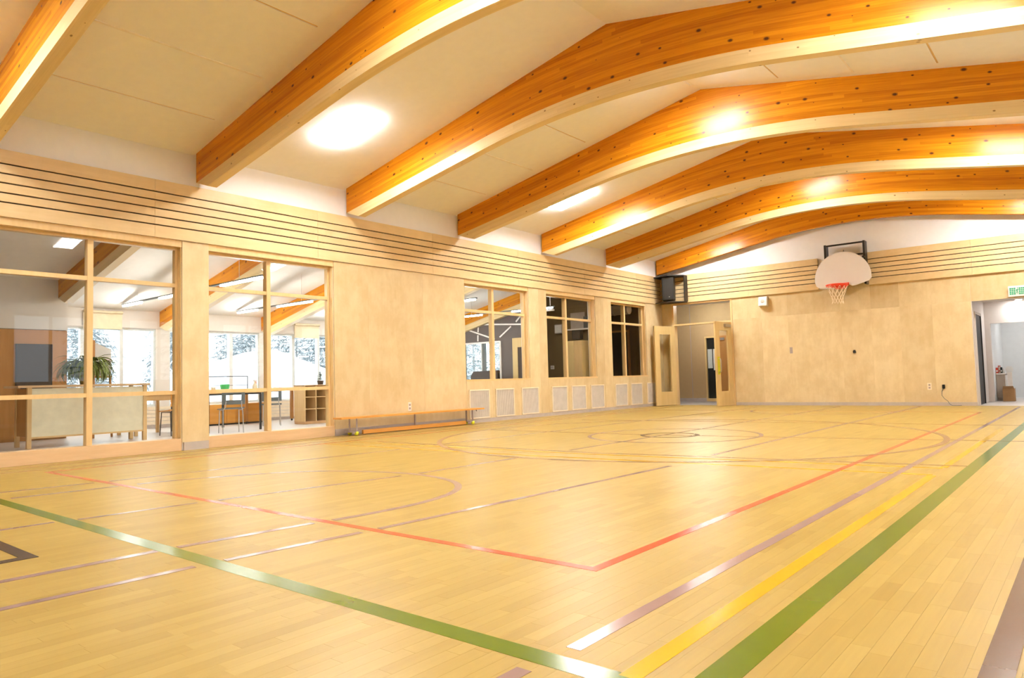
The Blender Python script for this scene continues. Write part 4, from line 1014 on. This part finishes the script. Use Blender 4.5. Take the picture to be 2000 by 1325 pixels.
# cubby shelf
t = thing('cubby_shelf', 'brown open cubby shelf at the right of the second window', 'shelf', (-3.6, 9.0, 0))
y0, y1 = 8.47, 9.55; x0, x1 = -3.80, -3.42
box(x0, x0+0.01, y0, y1, 0.03, 0.785).build('back', 'cub', t); box(x0, x1+0.01, y0-0.01, y1+0.01, 0.785, 0.805).build('top', 'cub', t); box(x0+0.01, x1, y0, y1, 0.0, 0.055).build('bottom', 'cub', t)
for z in (0.30, 0.545): box(x0+0.01, x1, y0+0.018, y1-0.018, z, z+0.016).build('shelf_board', 'birch', t)
for k in range(5):
    yy = y0+(y1-y0-0.018)*k/4; box(x0+0.01, x1, yy, yy+0.018, 0.055, 0.785).build('divider', 'birch', t)
def potted(loc, lab, h, seed):
    t = thing('potted_shrub', lab, 'plant', loc, 'potted shrubs on the cubby shelf'); rr = random.Random(seed)
    MB().lathe(loc, [(0.055, 0), (0.072, 0.085), (0.06, 0.085)], 16).build('pot', 'pot_dark', t, True)
    MB().tube([(loc[0], loc[1], loc[2]+0.08), (loc[0]+0.01, loc[1], loc[2]+h)], 0.006, 6).build('stem', 'bark', t)
    b = MB()
    for k in range(110):
        f = rr.random(); az = rr.uniform(0, 6.28)
        leafblade(b, (loc[0], loc[1], loc[2]+0.09+f*(h-0.1)), az, (1-f*0.75)*rr.uniform(0.06, 0.13), rr.uniform(0.1, 0.9), 0.8, 0.008, rr, 3)
    o = b.build('foliage', 'leaf2', t); o['kind'] = 'stuff'
potted((-3.6, 8.98, 0.8055), 'small potted evergreen on the cubby shelf, left one', 0.28, 2)
potted((-3.55, 9.22, 0.8055), 'small potted evergreen on the cubby shelf, right one', 0.30, 4)
# things on the tables
T1 = 0.7155
t = thing('tub', 'green plastic tub stacked on a blue one on the black-legged table', 'tub', (-4.2, 7.1, T1))
MB().lathe((-3.85, 6.98, T1+0.052), [(0.075, 0), (0.09, 0.07), (0.085, 0.09)], 16).build('tub_body', 'green_tub', t, True)
t = thing('tub', 'blue plastic tub under the green one on the black-legged table', 'tub', (-3.85, 6.98, T1))
MB().lathe((-3.85, 6.98, T1), [(0.07, 0), (0.082, 0.045), (0.08, 0.051)], 16).build('tub_body', 'blue_tub', t, True)
t = thing('tray', 'dark tray of small things beside the green tub', 'tray', (-3.5, 7.1, T1)); box(-3.62, -3.38, 6.96, 7.14, T1, T1+0.015).build('tray_base', 'black', t)
for a in ((-3.62, -3.61, 6.96, 7.14), (-3.39, -3.38, 6.96, 7.14)): box(*a, T1+0.015, T1+0.045).build('tray_side', 'black', t)
t = thing('spray_bottle', 'cream spray bottle on the black-legged table', 'bottle', (-3.1, 7.2, T1))
MB().lathe((-3.15, 7.2, T1), [(0.045, 0), (0.045, 0.10), (0.018, 0.15), (0.018, 0.18)], 14).build('bottle_body', 'cream_panel', t, True)
box(-3.19, -3.10, 7.185, 7.215, T1+0.18, T1+0.21).build('spray_head', 'white', t); MB().tube([(-3.11, 7.2, T1+0.18), (-3.10, 7.2, T1+0.14)], 0.006, 6).build('trigger', 'orange_item', t)
t = thing('beige_cup', 'beige paper cup on the black-legged table', 'cup', (-3.6, 6.62, T1)); MB().lathe((-3.6, 6.62, T1), [(0.03, 0), (0.042, 0.09), (0.038, 0.09)], 14).build('cup_body', 'cream_panel', t, True)
t = thing('red_ball', 'small red ball near the beige cup', 'ball', (-3.7, 6.85, T1+0.02)); MB().sphere((-3.7, 6.85, T1+0.025), 0.025, 8).build('ball_body', 'red', t, True)
t = thing('orange_block', 'orange block at the end of the black-legged table', 'block', (-3.05, 7.05, T1)); box(-3.10, -3.02, 7.02, 7.08, T1, T1+0.03).build('block_body', 'orange_item', t)
t = thing('table_rail', 'thin black rail frame standing behind the black-legged table', 'rail', (-5.2, 7.6, 0))
MB().tube([(-5.24, 6.95, 0), (-5.24, 6.95, 1.03), (-5.24, 8.25, 1.03), (-5.24, 8.25, 0)], 0.012, 8).build('rail_frame', 'black', t)
MB().tube([(-5.24, 6.95, 0.84), (-5.24, 8.25, 0.84)], 0.005, 6).build('cross_wire', 'black', t)
b = MB(); rr = random.Random(8)
t = thing('blue_paper_pile', 'crumpled blue paper on the orange-legged table', 'paper', (-4.6, 8.9, 0.7255))
for k in range(9):
    y = 8.35+0.11*k; x = -4.35-rr.uniform(0, 0.3); hh = rr.uniform(0.02, 0.06)
    b = MB(); b.hexa([(x, y, 0.7255), (x+0.16, y+0.02, 0.7255), (x+0.15, y+0.10, 0.7255), (x-0.01, y+0.09, 0.7255), (x+0.02, y+0.02, 0.7255+hh), (x+0.13, y+0.03, 0.7255+hh*0.6), (x+0.12, y+0.08, 0.7255+hh*0.8), (x+0.01, y+0.07, 0.7255+hh*0.5)])
    b.build('paper_sheet', 'blue_cloth' if k % 3 else 'paper', t)

# ------------------------------------------------------------------ charcoal end wall with white branch lines
K = 14.80/11.75
def sc_(x): return 9.1292-(9.1292-x)*K
def sz_(z): return 0.8+(z-0.8)*K
gx = (sc_(-2.05), sc_(-0.93)); gz = sz_(1.65)
ew = MB()
XE = -2.36
def endpiece(x0, x1, z0):
    return ew.hexa([(x0, CY1, z0), (x1, CY1, z0), (x1, CY1+0.1, z0), (x0, CY1+0.1, z0), (x0, CY1, zc(x0)-0.005), (x1, CY1, zc(x1)-0.005), (x1, CY1+0.1, zc(x1)-0.005), (x0, CY1+0.1, zc(x0)-0.005)])
endpiece(EX, gx[0], 0); endpiece(gx[1], XE, 0); endpiece(gx[0], gx[1], gz+0.01); ew.box(gx[0], gx[1], CY1, CY1+0.1, 0, 0.60)
end = struct(ew.build('wall_classroom_end', 'darkgrey_wall', origin=(-3, CY1, 0)))
def wl_line(p, q, w2=0.02):
    p = (sc_(p[0]), sz_(p[1])); q = (sc_(q[0]), sz_(q[1]))
    d = Vector((q[0]-p[0], q[1]-p[1])).normalized(); n = Vector((-d.y, d.x))*w2
    P = [(p[0]+n.x, p[1]+n.y), (q[0]+n.x, q[1]+n.y), (q[0]-n.x, q[1]-n.y), (p[0]-n.x, p[1]-n.y)]
    MB().prism(P, 'y', CY1-0.012, CY1-0.001).build('white_branch_line', 'white_and_lit_edge', end)
for p, q in (((-1.94, 1.975), (-1.08, 1.70)), ((-1.54, 2.17), (-1.566, 1.885)), ((-1.572, 1.82), (-1.578, 1.68)), ((-1.72, 2.07), (-0.22, 1.97)), ((-0.93, 1.735), (-0.60, 1.95)), ((-0.46, 2.04), (-0.28, 2.20)), ((-0.60, 2.30), (-0.58, 2.18))):
    wl_line(p, q)
win = struct(thing('window_10', None, None, ((gx[0]+gx[1])/2, CY1+0.05, 0.6)))
box(gx[0], gx[1], CY1-0.01, CY1+0.1, gz-0.035, gz+0.01).build('head_bar', 'white_and_lit_edge', win); box(gx[0], gx[1], CY1+0.0, CY1+0.1, 0.60, 0.63).build('sill_bar', 'white_and_lit_edge', win)
gm = sc_(-1.50)
for x in (gx[0], gm, gx[1]-0.04): box(x, x+0.04, CY1, CY1+0.1, 0.63, gz-0.035).build('frame_post', 'alum', win)
box(gx[0]+0.04, gm, CY1+0.05, CY1+0.055, 0.63, gz-0.035).build('pane', 'glass', win); box(gm+0.04, gx[1]-0.04, CY1+0.05, CY1+0.055, 0.63, gz-0.035).build('pane', 'glass', win)
dxa, dxb, dza, dzb = sc_(-0.55), sc_(-0.41), sz_(1.49), sz_(1.69)
t = struct(thing('door_4', None, None, (-2.7, CY1-0.02, 0)))
box(gx[1], gx[1]+0.05, CY1-0.03, CY1-0.001, 0, gz).build('door_jamb', 'white', t)
box(dxa, dxb, CY1-0.05, CY1-0.001, 0, dzb).build('door_jamb', 'door', t); box(dxb, XE, CY1-0.05, CY1-0.001, dza, dzb).build('door_head', 'door', t)
box(dxb, XE, CY1-0.035, CY1-0.012, 0.02, dza).build('door_leaf', 'chalk', t)
t = thing('dark_armchair', 'dark brown armchair back at the bottom of the third window', 'armchair', (-3.6, 14.1, 0))
MB().prism([(-4.12, 0.06), (-3.15, 0.06), (-3.15, 1.06), (-4.02, 1.05), (-4.12, 0.92)], 'y', 14.20, 14.32).build('back_cushion', 'pot_dark', t, bevel=0.01)
box(-4.08, -3.19, 13.70, 14.199, 0.08, 0.45).build('seat_cushion', 'pot_dark', t, bevel=0.02)
for x in (-4.05, -3.25):
    for y in (13.75, 14.25): box(x, x+0.04, y, y+0.04, 0, 0.08 if y < 14 else 0.06).build('foot', 'black', t)
# second room: partition, cabinet, shelf
PY = 14.55
p_ = MB(); p_.hexa([(-2.30, PY, 0), (-0.241, PY, 0), (-0.241, PY+0.1, 0), (-2.30, PY+0.1, 0), (-2.30, PY, zc(-2.30)-0.005), (-0.241, PY, zc(-0.241)-0.005), (-0.241, PY+0.1, zc(-0.241)-0.005), (-2.30, PY+0.1, zc(-2.30)-0.005)])
sa, sb = (-0.245, 11.98), (-2.30, 14.64)
p_.hexa([(sa[0], sa[1], 0), (sa[0], sa[1]+0.09, 0), (sb[0]+0.07, sb[1], 0), (sb[0], sb[1], 0), (sa[0], sa[1], zc(sa[0])-0.005), (sa[0], sa[1]+0.09, zc(sa[0])-0.005), (sb[0]+0.07, sb[1], zc(sb[0]+.07)-0.005), (sb[0], sb[1], zc(sb[0])-0.005)])
p_.box(-2.36, -2.30, 14.60, 14.95, 0, 3.1)
struct(p_.build('wall_partition', 'taupe', origin=(-2, PY, 0)))
t = thing('storage_locker', 'plain maple cupboard standing in the dark room of the fourth window', 'cupboard', (-0.62, 14.3, 0))
box(-0.87, -0.37, 14.12, PY-0.005, 0.0, 1.70).build('carcass', 'door', t); box(-0.865, -0.60, 14.10, 14.119, 0.05, 1.69).build('door', 'door', t); box(-0.595, -0.375, 14.10, 14.119, 0.05, 1.69).build('door', 'birch', t)
t = thing('wall_shelf', 'dark wall shelf with a pale panel above the maple cupboard', 'shelf', (-0.6, PY-0.1, 1.98))
box(-0.98, -0.36, PY-0.16, PY-0.004, 1.98, 2.01).build('shelf_board', 'grille', t); box(-0.97, -0.55, PY-0.02, PY-0.004, 2.02, 2.42).build('back_panel', 'grey_cab', t); box(-0.52, -0.40, PY-0.12, PY-0.004, 2.01, 2.30).build('dark_box', 'black', t); box(-0.86, -0.62, PY-0.14, PY-0.004, 1.76, 1.975).build('dark_recess', 'black', t)
t = thing('switch_plate', 'white switch plate on the taupe wall in the fourth window', 'switch', (-1.585, PY-0.004, 1.09)); box(-1.64, -1.53, PY-0.008, PY-0.001, 1.04, 1.13).build('cover_plate', 'white', t); 
for x in (-1.61, -1.57): box(x-0.012, x+0.012, PY-0.013, PY-0.008, 1.06, 1.11).build('rocker', 'steel_paint', t)
t = thing('ceiling_speaker', 'pale boxed wall speaker high on the taupe wall in the fourth window', 'speaker', (-1.3, PY-0.05, 2.0)); box(-1.42, -1.18, PY-0.10, PY-0.002, 1.93, 2.16).build('cabinet', 'grey_cab', t, bevel=0.008); box(-1.40, -1.20, PY-0.106, PY-0.10, 1.95, 2.14).build('grille', 'grille', t)
t = thing('lamp_reflection', 'white tube standing in for a lamp reflection at the top left of the fourth window', 'lamp', (-1.3, 13.8, 2.45)); box(-1.55, -0.95, 13.77, 13.83, 2.44, 2.48).build('tube', 'white', t); MB().tube([(-1.05, 13.8, 2.48), (-1.05, 13.8, zc(-1.05))], 0.012, 6).build('stem', 'white', t)  # solid tube and stem stand in for a reflection in the glass
# third dark room seen through the fifth window
r3 = MB(); r3.hexa([(-3.2, 17.3, 0), (-0.241, 17.3, 0), (-0.241, 17.4, 0), (-3.2, 17.4, 0), (-3.2, 17.3, zc(-3.2)-0.005), (-0.241, 17.3, zc(-0.241)-0.005), (-0.241, 17.4, zc(-0.241)-0.005), (-3.2, 17.4, zc(-3.2)-0.005)])
r3.box(-3.3, -3.2, 14.93, 17.4, 0, 3.0)
struct(r3.build('wall_dark_room', 'taupe', origin=(-2, 17.3, 0)))
t = struct(thing('door_5', None, None, (-1.1, 17.28, 0)))
box(-1.75, -0.96, 17.27, 17.299, 0, 2.05).build('door_leaf', 'black_soft', t); box(-0.96, -0.90, 17.25, 17.299, 0, 2.10).build('door_jamb', 'cabinet_brown', t); box(-1.75, -0.96, 17.25, 17.299, 2.05, 2.10).build('door_head', 'cabinet_brown', t)
t = thing('ceiling_duct', 'dark round duct under the ceiling of the last dark room', 'duct', (-1.5, 16.2, 2.6)); MB().tube([(-3.15, 16.2, 2.56), (-0.26, 16.2, 2.56)], 0.13, 16).build('duct_pipe', 'grey_cab', t, True)
for x in (-2.6, -1.6, -0.7): MB().tube([(x-0.02, 16.2, 2.56), (x+0.02, 16.2, 2.56)], 0.14, 16).build('band', 'steel_paint', t, True)

# ------------------------------------------------------------------ winter yard outside the classrooms
g = MB(); ng = 24
rg = random.Random(21)
hx = [[rg.uniform(-0.12, 0.12) for _ in range(ng+1)] for _ in range(ng+1)]
for i in range(ng+1):
    for j in range(ng+1):
        x = EX-0.17-34*(i/ng)**1.3; y = -14+56*j/ng
        g.v.append((x, y, -0.25+hx[i][j]*min(1, i/4)+0.9*(i/ng)**2*1.5))
for i in range(ng):
    for j in range(ng):
        a = i*(ng+1)+j; g.f.append((a, a+1, a+ng+2, a+ng+1))
struct(g.build('ground_snow', 'snow', origin=(-20, 14, 0), smooth=True))
def conifer(loc, h, r, seed, label, detail=1.0):
    rr = random.Random(seed); t = thing('snowy_conifer', label, 'tree', loc, 'snowy trees outside')
    MB().tube([loc, (loc[0], loc[1], loc[2]+h*0.96)], [0.02*h*0.6, 0.01], 8).build('trunk', 'bark', t)
    nb = MB(); sb = MB()
    nl = int(h*6*detail)
    for i in range(nl):
        f = (i+0.5)/nl; z = loc[2]+h*(0.02+0.96*f); rad = r*(1-f)**0.8+0.10
        for k in range(int((8+8*(1-f))*detail)):
            az = rr.uniform(0, 6.283); L = rad*rr.uniform(0.7, 1.15); dip = rr.uniform(0.1, 0.6); a0 = rr.uniform(-0.1, 0.35)
            zz = z+rr.uniform(-.12, .12)
            leafblade(nb, (loc[0], loc[1], zz), az, L, a0, dip+0.35, 0.022+0.012*L, rr, 3)
            if rr.random() < 0.6: leafblade(sb, (loc[0], loc[1], zz+0.02), az+rr.uniform(-0.05, 0.05), L*rr.uniform(0.7, 1.0), a0, dip+0.35, 0.018+0.014*L, rr, 3)
            for q in range(6):
                u = rr.uniform(0.3, 1.0); bx0 = (loc[0]+math.cos(az)*L*u, loc[1]+math.sin(az)*L*u, zz+math.sin(a0)*L*u-dip*L*u*u*0.5)
                leafblade(nb if rr.random() < 0.62 else sb, bx0, az+rr.choice((-1, 1))*rr.uniform(0.5, 1.2), L*rr.uniform(0.22, 0.42), rr.uniform(-0.5, 0.3), 0.7, rr.uniform(0.018, 0.034), rr, 2)
    o = nb.build('needles', 'needle', t); o['kind'] = 'stuff'; o = sb.build('snow_load', 'snow', t); o['kind'] = 'stuff'
k = 0
rows = ((-17.0, 9.0, 9, 'front row'), (-20.6, 10.6, 8, 'middle row'), (-24.4, 12.0, 8, 'back row'))
nth = ['first', 'second', 'third', 'fourth', 'fifth', 'sixth', 'seventh', 'eighth', 'ninth']
rt_ = random.Random(77)
for x, y0, n, lab in rows:
    for i in range(n):
        conifer((x+rt_.uniform(-.2, .2), y0+3.05*i+rt_.uniform(-.1, .1), -0.3+0.01*(-x-17)*3), rt_.uniform(5.2, 6.8)*(1 if x > -20 else 1.25), 1.12, 100+k, 'snow-covered conifer outside, %s from the left in the %s' % (nth[i], lab), 1.0 if x > -20 else 0.8); k += 1
for i, (x, y) in enumerate(((15.0, 2.5), (15.5, 5.6), (14.8, 8.7), (15.4, 11.8), (15.0, 14.9))):
    conifer((x, y, -0.3), 7.5, 1.15, 300+i, 'snow-covered conifer in the yard right of the gym, %s from the near end' % nth[i], 0.55)
def bare(loc, h, seed, label):
    rr = random.Random(seed); t = thing('bare_tree', label, 'tree', loc, 'bare snowy trees outside'); tr = MB(); br = MB()
    def grow(p, d, L, r, lvl, b):
        n = 5; pts = [p]; q = Vector(p); dd = Vector(d)
        for i in range(n):
            dd = (dd+Vector((rr.uniform(-.16, .16), rr.uniform(-.16, .16), rr.uniform(-.10, .14)))).normalized(); q = q+dd*L/n; pts.append(tuple(q))
        b.tube(pts, [r*(1-0.12*i) for i in range(n+1)], 6)
        if lvl < 3:
            for k in range(6 if lvl == 0 else 4):
                s = pts[rr.randint(1, n)]; az = rr.uniform(0, 6.28); el = rr.uniform(0.15, 0.8)
                nd = Vector((math.cos(az)*math.cos(el), math.sin(az)*math.cos(el), math.sin(el)))
                grow(s, (nd*0.8+dd*0.3).normalized(), L*rr.uniform(0.45, 0.7), r*0.45, lvl+1, br)
    grow(loc, (0.05, 0.05, 1), h, 0.055, 0, tr)
    tr.build('trunk', 'snow', t, True); o = br.build('branches', 'snow', t); o['kind'] = 'stuff'
bare((-10.3, 8.35, -0.3), 3.4, 31, 'bare white snow-laden tree right of the spider plant'); bare((-11.3, 19.6, -0.3), 3.4, 35, 'bare white snow-laden tree behind the cubby shelf')
t = thing('snowy_shed', 'white snow-covered gabled shed seen through the second window', 'shed', (-13.4, 13.4, -0.3))
MB().prism([(10.6, -0.4), (16.9, -0.4), (16.9, 0.80), (13.55, 1.88), (10.6, 1.02)], 'x', -14.6, -12.6).build('shed_body', 'snow', t)
MB().prism([(10.6, 1.022), (13.55, 1.882), (16.9, 0.802), (16.9, 0.95), (13.55, 2.05), (10.6, 1.17)], 'x', -14.6, -12.6).build('snow_roof', 'snow', t)
for o in list(S.objects):
    if o.parent is None and o.type == 'MESH' and not o.get('label') and o.get('kind') is None: print('UNTAGGED', o.name)
